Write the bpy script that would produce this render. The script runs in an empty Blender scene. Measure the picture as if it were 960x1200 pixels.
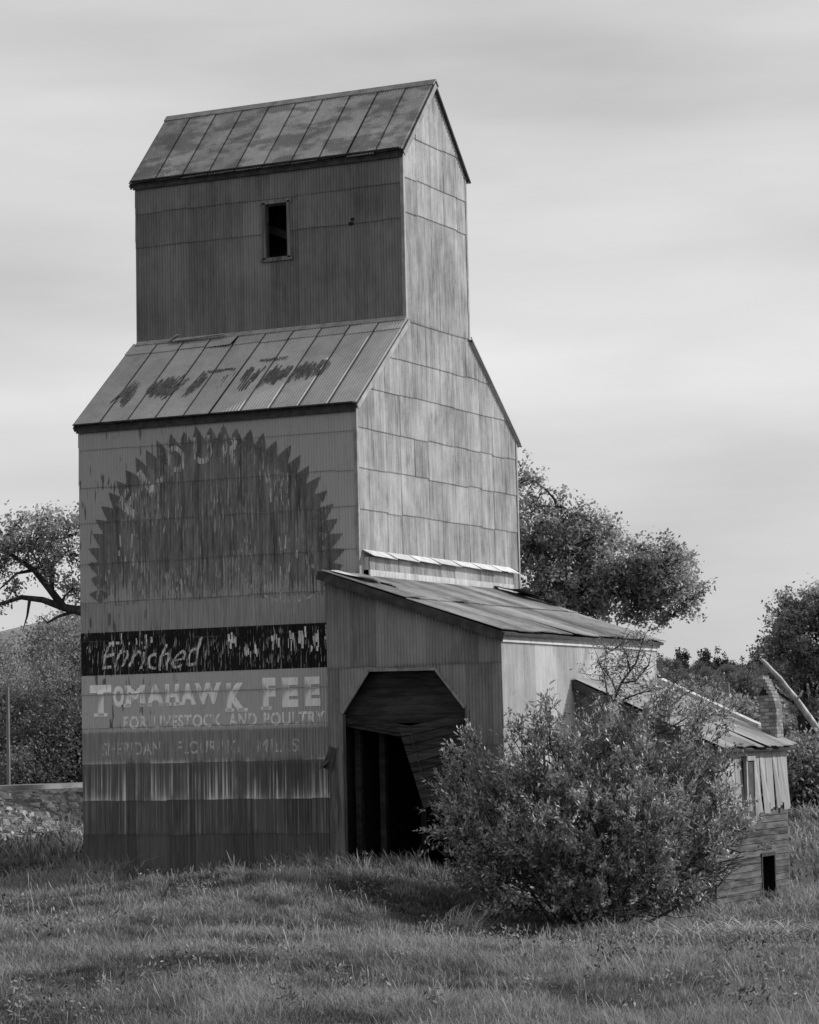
import bpy, bmesh, math, random
import numpy as np
from mathutils import Vector, Matrix
random.seed(7); RNG = np.random.default_rng(11)
S = bpy.context.scene
COL = S.collection
R = math.radians

# ------------------------------------------------------------------ camera
F, CAM = 3180.42, np.array([24.3523, -48.4727, 2.3685])
YAW, PITCH, ROLL = 0.4464, 0.0850, -0.0227
def cam_basis():
    f = np.array([-math.sin(YAW)*math.cos(PITCH), math.cos(YAW)*math.cos(PITCH), math.sin(PITCH)])
    r = np.array([math.cos(YAW), math.sin(YAW), 0.0]); u = np.cross(r, f)
    c, s = math.cos(ROLL), math.sin(ROLL)
    return c*r+s*u, -s*r+c*u, f
CR, CU, CF = cam_basis()
def px(x, y, depth):
    "world point seen at photo pixel (x, y) at a given distance along the view"
    return CAM + depth*(CF + CR*(x-480)/F - CU*(y-600)/F)
def on(x, y, axis, v):
    "world point seen at photo pixel (x, y) on an axis-aligned plane"
    d = px(x, y, 1)-CAM
    return CAM + d*(v-CAM[axis])/d[axis]
cd = bpy.data.cameras.new('camera'); cam = bpy.data.objects.new('camera', cd); COL.objects.link(cam)
cam.matrix_world = Matrix(((CR[0], CU[0], -CF[0], CAM[0]), (CR[1], CU[1], -CF[1], CAM[1]), (CR[2], CU[2], -CF[2], CAM[2]), (0, 0, 0, 1)))
cd.sensor_fit = 'AUTO'; cd.sensor_width = 36; cd.lens = F/1200*36; cd.clip_end = 6000; cd.clip_start = .5
S.camera = cam

# ------------------------------------------------------------------ helpers
def tag(o, label=None, cat=None, group=None, kind=None):
    for k, v in (('label', label), ('category', cat), ('group', group), ('kind', kind)):
        if v: o[k] = v
    return o
def thing(name, label, cat, loc, group=None):
    o = bpy.data.objects.new(name, None); COL.objects.link(o); o.location = loc
    o.empty_display_size = .3
    return tag(o, label, cat, group)
def link(name, me, mat, parent=None):
    o = bpy.data.objects.new(name, me); COL.objects.link(o)
    if mat: me.materials.append(mat)
    if parent:
        o.parent = parent
        if not parent.parent: o.matrix_parent_inverse = Matrix.Translation(parent.location).inverted()
    return o
def copy_thing(root, loc, rotz=0, scale=1):
    r = root.copy(); COL.objects.link(r); r.location = loc; r.rotation_euler = (0, 0, rotz)
    r.scale = scale if hasattr(scale, '__len__') else (scale,)*3
    for ch in root.children:
        c = ch.copy(); COL.objects.link(c); c.parent = r
    return r
def np_mesh(name, V, Fc, mat, parent=None, tone=None, smooth=False):
    "V (n,3); Fc list of (m,k) int arrays; tone (n,) per-vertex value"
    me = bpy.data.meshes.new(name)
    V = np.asarray(V, np.float32)
    me.vertices.add(len(V)); me.vertices.foreach_set('co', V.ravel())
    Fc = [np.asarray(f, np.int32) for f in Fc if len(f)]
    loops = np.concatenate([f.ravel() for f in Fc]); tot = np.concatenate([np.full(len(f), f.shape[1], np.int32) for f in Fc])
    st = np.concatenate([[0], np.cumsum(tot)[:-1]]).astype(np.int32)
    me.loops.add(len(loops)); me.loops.foreach_set('vertex_index', loops)
    me.polygons.add(len(tot)); me.polygons.foreach_set('loop_start', st); me.polygons.foreach_set('loop_total', tot)
    me.polygons.foreach_set('use_smooth', np.full(len(tot), bool(smooth)))
    if tone is not None:
        a = me.attributes.new('tone', 'FLOAT', 'POINT'); a.data.foreach_set('value', np.asarray(tone, np.float32))
    me.update(calc_edges=True); me.validate()
    return link(name, me, mat, parent)
class G:
    "collects boxes, bars and tubes that become ONE mesh; every piece gets a random tone"
    def __init__(s): s.V = []; s.Q = []; s.T = []
    def n(s): return len(s.V)
    def hexa(s, p, tone=None):      # 8 points: bottom ring 0-3, top ring 4-7
        b = s.n(); s.V += [tuple(q) for q in p]; s.T += [random.random() if tone is None else tone]*8
        s.Q += [(b, b+3, b+2, b+1), (b+4, b+5, b+6, b+7)] + [(b+i, b+(i+1) % 4, b+4+(i+1) % 4, b+4+i) for i in range(4)]
    def box(s, x0, x1, y0, y1, z0, z1, tone=None):
        s.hexa([(x0, y0, z0), (x1, y0, z0), (x1, y1, z0), (x0, y1, z0), (x0, y0, z1), (x1, y0, z1), (x1, y1, z1), (x0, y1, z1)], tone)
    def bar(s, a, b, w, h, up=(0, 0, 1), tone=None):
        a = np.array(a, float); b = np.array(b, float); d = b-a; d /= np.linalg.norm(d)
        sd = np.cross(d, up); sd /= np.linalg.norm(sd); u = np.cross(sd, d)
        r = [(-1, -1), (1, -1), (1, 1), (-1, 1)]
        s.hexa([a+sd*w/2*i+u*h/2*j for i, j in r]+[b+sd*w/2*i+u*h/2*j for i, j in r], tone)
    def slab(s, c, nrm, th=1., tone=None):    # 4 corners extruded along nrm
        c = [np.array(q, float) for q in c]; nrm = np.array(nrm, float)
        s.hexa(c+[q+nrm*th for q in c], tone)
    def build(s, name, mat, parent=None): return np_mesh(name, s.V, [s.Q], mat, parent, s.T)
class Tubes:
    def __init__(s): s.V = []; s.Q = []; s.c = 0
    def add(s, pts, r0, r1, k=6):
        pts = np.asarray(pts, float); n = len(pts); rr = np.linspace(r0, r1, n)
        d = np.gradient(pts, axis=0); d /= np.linalg.norm(d, axis=1)[:, None]+1e-9
        ref = np.array([.31, .2, .93]) if abs(d[0][2]) < .9 else np.array([1., .1, 0])
        a = np.cross(d, ref); a /= np.linalg.norm(a, axis=1)[:, None]+1e-9; b = np.cross(d, a)
        t = np.arange(k)*2*np.pi/k
        ring = pts[:, None]+rr[:, None, None]*(a[:, None]*np.cos(t)[None, :, None]+b[:, None]*np.sin(t)[None, :, None])
        s.V.append(ring.reshape(-1, 3))
        i, j = np.meshgrid(np.arange(n-1), np.arange(k), indexing='ij'); j2 = (j+1) % k
        s.Q.append((np.stack([i*k+j, i*k+j2, (i+1)*k+j2, (i+1)*k+j], -1)+s.c).reshape(-1, 4)); s.c += n*k
    def build(s, name, mat, parent=None): return np_mesh(name, np.concatenate(s.V), [np.concatenate(s.Q)], mat, parent, smooth=True)
def curve(a, b, bend=.15, n=6, rng=RNG, sag=0):
    a = np.asarray(a, float); b = np.asarray(b, float); t = np.linspace(0, 1, n)[:, None]; L = np.linalg.norm(b-a)
    o = rng.normal(size=3)*bend*L; o2 = rng.normal(size=3)*bend*L*.5
    return a+(b-a)*t+np.sin(t*np.pi)*o+np.sin(2*t*np.pi)*o2+np.array([0, 0, sag*L])*np.sin(t*np.pi)
def vnoise(x, y, seed=0):
    x = np.asarray(x, float); y = np.asarray(y, float)
    xi = np.floor(x).astype(np.int64); yi = np.floor(y).astype(np.int64); fx = x-xi; fy = y-yi
    fx = fx*fx*(3-2*fx); fy = fy*fy*(3-2*fy)
    def h(i, j):
        n = (i*374761393+j*668265263+seed*1442695041) & 0x7fffffff
        n = ((n ^ (n >> 13))*1274126177) & 0x7fffffff
        return ((n ^ (n >> 16)) & 0xffff)/65535.
    return (h(xi, yi)*(1-fx)+h(xi+1, yi)*fx)*(1-fy)+(h(xi, yi+1)*(1-fx)+h(xi+1, yi+1)*fx)*fy
def ss(a, b, x):
    t = np.clip((np.asarray(x, float)-a)/(b-a), 0, 1); return t*t*(3-2*t)

# ------------------------------------------------------------------ materials
class N:
    def __init__(s, name):
        s.m = bpy.data.materials.new(name); s.m.use_nodes = True; s.t = s.m.node_tree; s.t.nodes.clear()
        s.out = s.t.nodes.new('ShaderNodeOutputMaterial')
    def new(s, ty, **k):
        n = s.t.nodes.new(ty)
        for a, v in k.items(): setattr(n, a, v)
        return n
    def put(s, sock, v):
        if isinstance(v, bpy.types.NodeSocket): s.t.links.new(v, sock)
        else: sock.default_value = v
    def math(s, op, a, b=0., c=None, clamp=False):
        n = s.new('ShaderNodeMath', operation=op, use_clamp=clamp); s.put(n.inputs[0], a); s.put(n.inputs[1], b)
        if c is not None: s.put(n.inputs[2], c)
        return n.outputs[0]
    def coord(s, kind='Object'): return s.new('ShaderNodeTexCoord').outputs[kind]
    def noise(s, vec, scale=(1, 1, 1), detail=3, rough=.55, loc=(0, 0, 0)):
        mp = s.new('ShaderNodeMapping'); s.put(mp.inputs[0], vec); mp.inputs[3].default_value = scale; mp.inputs[1].default_value = loc
        n = s.new('ShaderNodeTexNoise'); s.put(n.inputs['Vector'], mp.outputs[0]); n.inputs['Scale'].default_value = 1
        n.inputs['Detail'].default_value = detail; n.inputs['Roughness'].default_value = rough
        return n.outputs[0]
    def step(s, v, a, b):
        n = s.new('ShaderNodeMapRange', interpolation_type='SMOOTHSTEP'); s.put(n.inputs[0], v); n.inputs[1].default_value = a; n.inputs[2].default_value = b
        return n.outputs[0]
    def mix(s, f, a, b):
        n = s.new('ShaderNodeMix', data_type='FLOAT'); s.put(n.inputs[0], f); s.put(n.inputs[2], a); s.put(n.inputs[3], b); return n.outputs[0]
    def attr(s, name): return s.new('ShaderNodeAttribute', attribute_name=name)
    def sep(s, v): n = s.new('ShaderNodeSeparateXYZ'); s.put(n.inputs[0], v); return n.outputs
    def grey(s, v):
        n = s.new('ShaderNodeCombineColor'); [s.put(n.inputs[i], v) for i in range(3)]; return n.outputs[0]
    def done(s, val, rough=.7, metal=0., spec=.3, alpha=None, bump=None, trans=0):
        p = s.new('ShaderNodeBsdfPrincipled'); s.put(p.inputs['Base Color'], s.grey(val)); s.put(p.inputs['Roughness'], rough)
        s.put(p.inputs['Metallic'], metal); p.inputs['Specular IOR Level'].default_value = spec
        if bump is not None:
            b = s.new('ShaderNodeBump'); b.inputs['Strength'].default_value = bump[1]; b.inputs['Distance'].default_value = bump[2]
            s.put(b.inputs['Height'], bump[0]); s.put(p.inputs['Normal'], b.outputs[0])
        sh = p.outputs[0]
        if trans:
            tr = s.new('ShaderNodeBsdfTranslucent'); s.put(tr.inputs[0], s.grey(val)); mx = s.new('ShaderNodeMixShader'); mx.inputs[0].default_value = trans
            s.put(mx.inputs[1], sh); s.put(mx.inputs[2], tr.outputs[0]); sh = mx.outputs[0]
        if alpha is not None:
            tr = s.new('ShaderNodeBsdfTransparent'); mx = s.new('ShaderNodeMixShader'); s.put(mx.inputs[0], alpha)
            s.put(mx.inputs[1], tr.outputs[0]); s.put(mx.inputs[2], sh); sh = mx.outputs[0]
        s.t.links.new(sh, s.out.inputs[0]); return s.m

def galv(name, lo, hi, streak=.35, runs=0., runs_val=.45, rust=.2, patch=.35, scale=(9, 9, .45), rough=.5, metal=.35, blotch=None, seam=.45, sw_=.47):
    "weathered corrugated sheet: tone per sheet, runs down the sheet, rust blooms"
    n = N(name); co = n.coord(); tone = n.sep(n.attr('sheet').outputs['Color']); uv = n.sep(n.coord('UV'))
    st = n.noise(co, scale, 4, .6); fine = n.noise(co, tuple(v*4 for v in scale), 3, .6, (3, 1, 0))
    big = n.noise(co, (.9, .9, .7), 4, .6, (7, 2, 1)); grain = n.noise(co, (60, 60, 60), 2, .6)
    f = n.math('MULTIPLY_ADD', tone[0], patch, .5-patch/2)
    f = n.math('ADD', f, n.math('MULTIPLY', n.math('SUBTRACT', st, .5), streak*2.2))
    f = n.math('ADD', f, n.math('MULTIPLY', n.math('SUBTRACT', fine, .5), streak*2.2))  # fine streaks strengthened to imitate light and shade on the ribs
    f = n.math('ADD', f, n.math('MULTIPLY', n.math('SUBTRACT', big, .5), 1.3))
    f = n.math('ADD', f, n.math('MULTIPLY', n.math('SUBTRACT', grain, .5), .6), clamp=True)
    f = n.math('ADD', f, n.math('MULTIPLY', n.math('SUBTRACT', n.noise(co, (4.5, 4.5, 3.), 5, .7, (8, 3, 2)), .5), .7), clamp=True)
    v = n.mix(f, lo, hi)
    if rust:
        r = n.step(n.noise(co, (scale[0]*.35, scale[1]*.35, .9), 5, .68, (1, 5, 2)), .56, .72)
        v = n.mix(n.math('MULTIPLY', r, rust), v, lo*.55)
    if runs:
        q = n.noise(co, (13, 13, .12), 2, .5, (9, 4, tone_seed(name)))
        q = n.math('MULTIPLY', n.step(q, .5, .74), n.math('ADD', n.math('POWER', n.math('SUBTRACT', 1., uv[1], clamp=True), 2.2), .12))
        v = n.mix(n.math('MULTIPLY', q, runs, clamp=True), v, runs_val)
    if blotch: v = blotch(n, co, v)
    eg = n.step(n.math('ABSOLUTE', n.math('SUBTRACT', uv[0], .5)), sw_, sw_+.027); v = n.mix(n.math('MULTIPLY', eg, seam), v, n.math('MULTIPLY', v, .5))
    lap = n.step(uv[1], .0, .03)       # dirt held along the laps of each sheet
    v = n.mix(lap, n.math('MULTIPLY', v, .8), v)
    return n.done(v, rough, metal, .35)
def tone_seed(s): return (sum(map(ord, s)) % 17)*1.3
def simple(name, lo, hi, scale=(3, 3, 3), rough=.85, spec=.2, tone=.5, detail=5, bump=None):
    n = N(name); co = n.coord(); a = n.attr('tone').outputs['Fac']
    f = n.math('MULTIPLY_ADD', n.math('SUBTRACT', a, .5), tone, n.step(n.noise(co, scale, detail, .62), .28, .72), clamp=True)
    b = (n.noise(co, tuple(q*2 for q in scale), 4), bump, .02) if bump else None
    return n.done(n.mix(f, lo, hi), rough, 0, spec, bump=b)
def leafmat(name, lo, hi, rough=.5, trans=.3, spec=.4):
    n = N(name); a = n.attr('tone').outputs['Fac']
    return n.done(n.mix(a, lo, hi), rough, 0, spec, trans=trans)
def worn_paint(name, lo, hi, keep=(.3, .55), xs=11, zs=.8, detail=5, fine=.5, fade=None, patchy=.2):
    "old paint, flaked away in vertical runs so that the sheet shows through"
    n = N(name); co = n.coord()
    a = n.noise(co, (xs, xs, zs), detail, .65, (2, 2, 2)); b = n.noise(co, (xs*3, xs*3, zs*3.2), 4, .7, (5, 1, 8))
    m_ = n.mix(fine, a, b); x_ = n.sep(co)
    rib = n.math('SINE', n.math('MULTIPLY', n.math('ADD', x_[0], 6.5658), 92.81)); m_ = n.math('SUBTRACT', m_, n.math('MULTIPLY', rib, .03)); m_ = n.math('ADD', m_, n.math('MULTIPLY', n.math('SUBTRACT', n.noise(co, (1.3, 1.3, 1.1), 3, .6, (6, 6, 3)), .5), patchy))   # crests of the ribs wear first
    if fade: m_ = n.math('ADD', m_, n.math('MULTIPLY', n.math('SUBTRACT', n.step(x_[2], *fade), 1.), .14))
    al = n.step(m_, *keep)
    v = n.mix(n.step(n.noise(co, (7, 7, .7), 5, .7, (8, 8, 1)), .3, .7), lo, hi)
    return n.done(v, .75, 0, .2, alpha=al)

def sign_material():
    n = N('painted sign sheet'); co = n.coord(); z = n.sep(co)[2]; tone = n.sep(n.attr('sheet').outputs['Color']); uv = n.sep(n.coord('UV'))
    jag = n.math('MULTIPLY_ADD', n.math('SUBTRACT', n.noise(co, (14, 14, .5), 3), .5), .09, z)
    st = n.noise(co, (10, 10, .4), 4, .6); fine = n.noise(co, (45, 45, 1.5), 3, .6); big = n.noise(co, (.8, .8, .8), 4, .6)
    w = n.math('ADD', n.math('MULTIPLY', n.math('SUBTRACT', st, .5), .9), n.math('MULTIPLY', n.math('SUBTRACT', fine, .5), 1.5))  # fine part heightened so rib shading shows in the colour
    w = n.math('ADD', w, n.math('MULTIPLY', n.math('SUBTRACT', big, .5), .5))
    bare = n.mix(n.math('ADD', n.math('MULTIPLY_ADD', tone[0], .4, .3), w, clamp=True), .04, .14)
    q = n.step(n.noise(co, (14, 14, .1), 2, .5, (9, 4, 3)), .5, .7)
    q2 = n.step(n.noise(co, (30, 30, .15), 2, .5, (1, 4, 6)), .5, .72)
    lowc = n.math('POWER', n.math('SUBTRACT', 1., uv[1], clamp=True), 2.4)
    mid = n.math('SUBTRACT', 1., n.math('ABSOLUTE', n.math('MULTIPLY', n.math('SUBTRACT', z, 1.75), .9)), clamp=True)
    qq = n.math('ADD', n.math('MULTIPLY', q, n.math('MULTIPLY_ADD', lowc, 1.8, .4)), n.math('MULTIPLY', q2, n.math('MULTIPLY_ADD', lowc, .5, .2)))
    bot = n.math('MULTIPLY', n.math('MULTIPLY', n.math('POWER', lowc, 4.), n.step(n.noise(co, (1.1, 1.1, .3), 3, .5, (3, 3, 3)), .42, .62)), 1.0)
    qq = n.math('MULTIPLY', n.math('ADD', qq, bot), n.math('MULTIPLY_ADD', mid, .9, .1), clamp=True)
    qq = n.math('MULTIPLY', qq, n.step(n.noise(co, (1.5, 1.5, .8), 3, .6, (2, 7, 5)), .3, .62))
    bare = n.mix(qq, bare, .78)
    paint = n.mix(n.math('ADD', .5, n.math('MULTIPLY', w, .45), clamp=True), .27, .42)
    runs = n.mix(n.math('ADD', .5, n.math('MULTIPLY', w, 1.1), clamp=True), .15, .4)
    light = n.mix(n.math('ADD', .5, n.math('MULTIPLY', w, .55), clamp=True), .33, .52)
    third = n.mix(n.math('ADD', .5, n.math('MULTIPLY', w, 1.), clamp=True), .11, .36)
    def edge(a, h=.03): return n.step(jag, a-h, a+h)
    v = n.mix(edge(2.1, .12), bare, third); v = n.mix(edge(2.74), v, light); v = n.mix(edge(3.93, .01), v, runs); v = n.mix(edge(5.44, .05), v, paint)
    chip = n.step(n.noise(co, (9, 9, 1.7), 2, .5, (4, 4, 4)), .61, .66)      # flaked runs in the upper paint
    leftish = n.step(n.sep(co)[0], -3.5, -5.6)
    v = n.mix(n.math('MULTIPLY', n.math('MULTIPLY', chip, edge(2.74)), n.math('MULTIPLY_ADD', leftish, .8, .12)), v, .1)
    sp = n.step(n.noise(co, (24, 24, 14), 2, .5, (4, 9, 4)), .7, .74); v = n.mix(n.math('MULTIPLY', sp, .6), v, .08)
    v = n.mix(n.step(uv[1], 0., .025), n.math('MULTIPLY', v, .55), v)
    return n.done(v, .6, .05, .3)

def vine_shade_side(n, co, v):  # blotches painted in for dead vine shadows and discolouring
    s = n.step(n.noise(co, (1.6, 1.6, .9), 5, .7, (3, 3, 5)), .55, .7); return n.mix(n.math('MULTIPLY', s, .5), v, .13)
def roof_patches(n, co, v):
    b = n.step(n.noise(co, (1.1, 2.2, 2.2), 4, .6, (6, 1, 4)), .47, .6); return n.mix(n.math('MULTIPLY', b, .62), v, .085)
M = {}
M['sign'] = sign_material()
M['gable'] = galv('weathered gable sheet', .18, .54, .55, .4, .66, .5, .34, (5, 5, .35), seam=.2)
M['cupola'] = galv('rusty cupola sheet', .08, .21, .34, .12, .34, .45, .4)  # rust aside, darker than the gable to put this face's shade into colour
M['plain'] = galv('weathered plain sheet', .13, .32, .4, .1, .4, .3, .5)
M['roof'] = galv('weathered roof sheet', .2, .46, .35, 0, .4, .15, .6, (1.6, 1.6, 1.6), .62, .1, roof_patches, 1.2, .45)
M['roof_low'] = galv('pale roof sheet', .28, .5, .25, 0, .4, .2, .4, (1.6, 1.6, 1.6), .62, .1, None, 1.2, .45)
M['shed'] = galv('dull shed sheet', .11, .28, .36, .1, .34, .35, .5)  # shade of the sunless walls put into the colour
M['shedside'] = galv('bright shed sheet', .34, .64, .36, .2, .6, .2, .5, blotch=vine_shade_side)  # paler copy for the sunlit wall, sunlight put into the colour
M['shedroof'] = galv('streaked shed roof sheet', .14, .55, .35, 0, .4, .25, .7, (.35, 15, 3))
M['leanroof'] = galv('pale lean-to roof sheet', .26, .5, .3, 0, .4, .25, .6, (.5, 7, 3))
M['tin'] = galv('pale tin strips', .34, .56, .4, 0, .5, .15, .45)
M['verge'] = simple('grey verge metal', .16, .3, (5, 5, 3), .7, .3)
M['trim'] = simple('dark weathered trim', .035, .075, (6, 6, 6))
M['palet'] = simple('pale metal trim', .3, .5, (5, 5, 2), .6, .3)
M['cap'] = simple('pale cap flashing', .34, .55, (4, 4, 4), .6, .3)
M['wood'] = simple('grey weathered wood', .08, .2, (14, 14, 1.2), .9, .15, .6)
M['siding'] = simple('streaked siding boards', .025, .11, (2, 1.6, 10), .9, .15, .5)
M['darkwood'] = simple('dark old boards', .018, .05, (2, 10, 10), .9, .15, .5)
M['doorwood'] = simple('dark door planks', .012, .06, (2.2, 8, 22), .9, .15, .6)
M['soot_shade'] = simple('soot black', .008, .02, (5, 5, 5))  # near-black: soot on the flue, elsewhere interior darkness put into the colour
M['gravel'] = simple('track ballast', .06, .17, (9, 9, 9), .95, .1, .7, 6)
M['rock'] = simple('broken stone', .08, .3, (4, 4, 4), .95, .1, .9)
M['steel'] = simple('worn rail steel', .09, .18, (1, 1, 1), .45, .5)
M['bark'] = simple('dark bark', .03, .09, (9, 9, 2), .95, .1)
M['deadwood'] = simple('bleached dead wood', .3, .6, (9, 9, 3), .9, .1)
M['twig'] = simple('grey twigs', .05, .12, (9, 9, 9), .9, .1)
M['pole'] = simple('weathered pole', .14, .26, (9, 9, 1), .9, .1)
M['farwall'] = simple('white painted boards', .6, .75, (2, 2, 6), .8, .2)
M['bushleaf'] = leafmat('silvery bush leaf', .045, .47, .5, .2)
M['cotton'] = leafmat('cottonwood leaf', .1, .5, .5, .5)
M['willow'] = leafmat('pale willow leaf', .1, .36, .6, .45)
M['hillleaf'] = leafmat('hillside leaf', .05, .2, .7, .4, .2)
M['conifer'] = leafmat('conifer needles', .015, .045, .7, .1, .2)
M['shrub'] = leafmat('dull shrub leaf', .04, .16, .6, .35)
M['blossom'] = leafmat('blossoming shrub', .16, .42, .6, .3)
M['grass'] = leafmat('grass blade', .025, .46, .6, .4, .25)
M['weed'] = leafmat('weed leaf', .04, .3, .6, .3)
M['straw'] = leafmat('dry straw', .16, .42, .7, .2)
M['emblem'] = worn_paint('worn emblem paint', .06, .25, (.34, .56), 9, .6, 5, .55, (5.3, 6.1), .3)
M['tooth'] = worn_paint('emblem tooth paint', .09, .18, (.36, .5), 9, 1.5, 5, .5)
M['stripe'] = worn_paint('worn black stripe paint', .006, .016, (.38, .47), 12, 1.3, 5, .62)
M['letter'] = worn_paint('old white lettering', .75, .88, (.3, .42), 10, .9, 4, .4)
M['letterworn'] = worn_paint('flaked white lettering', .65, .82, (.37, .48), 11, 1.1, 5, .55)
M['letterscript'] = worn_paint('flaked script lettering', .5, .7, (.4, .52), 16, 3, 5, .6)
M['letterghost'] = worn_paint('ghost lettering', .4, .6, (.45, .56), 12, 1.2, 5, .6)
M['flake'] = worn_paint('pale flakes', .3, .46, (.38, .55), 20, 2)
M['darkmark'] = worn_paint('dark flaked marks', .06, .13, (.3, .42), 11, 1.2, 5, .6)

def ground_material():
    n = N('meadow ground'); co = n.coord()
    a = n.noise(co, (.22, .22, .2), 5, .6); b = n.noise(co, (5, 5, 5), 5, .7); c = n.noise(co, (.012, .012, .01), 4)
    f = n.math('ADD', n.math('MULTIPLY', a, .4), n.math('MULTIPLY_ADD', b, .5, n.math('MULTIPLY', c, .2)), clamp=True)
    return n.done(n.mix(n.step(f, .3, .8), .025, .1), .95, 0, .1, bump=(b, .6, .08))
M['ground'] = ground_material()
def hill_material():
    n = N('far hillside grass'); co = n.coord(); a = n.noise(co, (.02, .02, .05), 6, .65)
    return n.done(n.mix(n.step(a, .3, .7), .13, .26), .95, 0, .1)
M['hill'] = hill_material()
def brick_material():
    n = N('old chimney brick'); co = n.coord(); s = n.sep(co)
    cmb = n.new('ShaderNodeCombineXYZ'); n.put(cmb.inputs[0], n.math('ADD', s[0], s[1])); n.put(cmb.inputs[1], s[2])
    b = n.new('ShaderNodeTexBrick'); n.put(b.inputs['Vector'], cmb.outputs[0])
    b.inputs['Color1'].default_value = (.11, .11, .11, 1); b.inputs['Color2'].default_value = (.26, .26, .26, 1); b.inputs['Mortar'].default_value = (.09, .09, .09, 1)
    b.inputs['Scale'].default_value = 1; b.inputs['Brick Width'].default_value = .2; b.inputs['Row Height'].default_value = .075; b.inputs['Mortar Size'].default_value = .008
    bw = n.new('ShaderNodeRGBToBW'); n.put(bw.inputs[0], b.outputs[0])
    return n.done(n.math('MULTIPLY', bw.outputs[0], n.math('ADD', .55, n.noise(co, (6, 6, 6), 4))), .9, 0, .1)
M['brick'] = brick_material()

# ------------------------------------------------------------------ light and sky
SUN_AZ, SUN_EL = R(40), R(30)          # azimuth from +X towards +Y
sd = Vector((math.cos(SUN_AZ)*math.cos(SUN_EL), math.sin(SUN_AZ)*math.cos(SUN_EL), math.sin(SUN_EL)))
sl = bpy.data.lights.new('sun', 'SUN'); sl.energy = 4.9; sl.angle = R(1.5); sl.color = (1, 1, 1)
so = bpy.data.objects.new('sun', sl); COL.objects.link(so); so.rotation_euler = sd.to_track_quat('Z', 'Y').to_euler(); so.location = (40, 30, 50)
W = bpy.data.worlds.new('World'); S.world = W; W.use_nodes = True; wt = W.node_tree; wt.nodes.clear()
def wn(t, **k):
    n = wt.nodes.new(t); [setattr(n, a, v) for a, v in k.items()]; return n
sky = wn('ShaderNodeTexSky', sky_type='NISHITA', sun_disc=False); sky.sun_elevation = SUN_EL; sky.sun_rotation = R(90)-SUN_AZ
bw = wn('ShaderNodeRGBToBW'); wt.links.new(sky.outputs[0], bw.inputs[0])
tc = wn('ShaderNodeTexCoord')
def wnoise(rot, sc, loc, det, ro, a, b, lo, hi):
    mp = wn('ShaderNodeMapping'); mp.inputs[2].default_value = rot; mp.inputs[3].default_value = sc; mp.inputs[1].default_value = loc
    wt.links.new(tc.outputs['Generated'], mp.inputs[0])
    n = wn('ShaderNodeTexNoise'); n.inputs['Scale'].default_value = 1; n.inputs['Detail'].default_value = det; n.inputs['Roughness'].default_value = ro
    wt.links.new(mp.outputs[0], n.inputs['Vector'])
    r = wn('ShaderNodeMapRange', interpolation_type='SMOOTHSTEP'); wt.links.new(n.outputs[0], r.inputs[0])
    for i, v in zip((1, 2, 3, 4), (a, b, lo, hi)): r.inputs[i].default_value = v
    return r.outputs[0]
c1 = wnoise((.05, .09, 0), (2.0, 2.0, 9), (2.2, .3, 1.4), 3, .5, .28, .72, 5.3, 8.5)
c2 = wnoise((.05, .12, 0), (7, 7, 36), (.4, 2.3, .2), 6, .55, .3, .7, -.45, .45)
ad = wn('ShaderNodeMath', operation='ADD'); wt.links.new(c1, ad.inputs[0]); wt.links.new(c2, ad.inputs[1])
mx = wn('ShaderNodeMix', data_type='FLOAT'); mx.inputs[0].default_value = .78
wt.links.new(bw.outputs[0], mx.inputs[2]); wt.links.new(ad.outputs[0], mx.inputs[3])
bg = wn('ShaderNodeBackground'); bg.inputs[1].default_value = .1; wt.links.new(mx.outputs[0], bg.inputs[0])
wo = wn('ShaderNodeOutputWorld'); wt.links.new(bg.outputs[0], wo.inputs[0])
S.view_settings.view_transform = 'Standard'; S.view_settings.look = 'None'; S.view_settings.exposure = .1; S.view_settings.gamma = 1
S.render.engine = 'CYCLES'

# ------------------------------------------------------------------ terrain
TX = -20.0
def gz(x, y):
    x = np.asarray(x, float); y = np.asarray(y, float)
    z = -.24-.85*ss(2.0, 6.0, x)*ss(-19, -5, y)*(1-ss(9, 40, y))
    z = z+.28*np.exp(-(((x-1.3)/2.4)**2+((y+2.2)/1.7)**2))
    z = z+.3*np.exp(-(((x+.5)/3.2)**2+((y+5.5)/2.2)**2))-.3*np.exp(-(((x+8)/2.8)**2+((y+6)/2.5)**2))+.18*np.exp(-(((x-4)/3)**2+((y+17)/3)**2))
    d = x-TX
    bank = np.where(d > 0, .55*(1-ss(4, 17, d))+.85*(1-ss(1.6, 4.6, d)), .55+.85*(1-ss(1.6, 5, -d)))
    z = z+bank*(1-ss(-70, -45, -np.abs(y-20))*0)
    z = z+(vnoise(x*.35, y*.35, 3)-.5)*.16+(vnoise(x*.9, y*.9, 4)-.5)*.06
    r = np.hypot(x, y); z = z+ss(150, 1500, r)*3
    return z
def grid_axis(c, n, near, far):
    t = np.linspace(-1, 1, n); k = math.asinh(far/near); return c+near*np.sinh(t*k)
gx = grid_axis(2, 260, 12, 2600); gy = grid_axis(-5, 260, 14, 2600)
GX, GY = np.meshgrid(gx, gy, indexing='ij'); n1, n2 = GX.shape
gi = np.arange(n1*n2).reshape(n1, n2)
o = np_mesh('ground', np.stack([GX, GY, gz(GX, GY)], -1).reshape(-1, 3), [np.stack([gi[:-1, :-1], gi[1:, :-1], gi[1:, 1:], gi[:-1, 1:]], -1).reshape(-1, 4)], M['ground'], smooth=True)
tag(o, kind='structure', label='rough grass ground around the old grain elevator', cat='ground')
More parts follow.
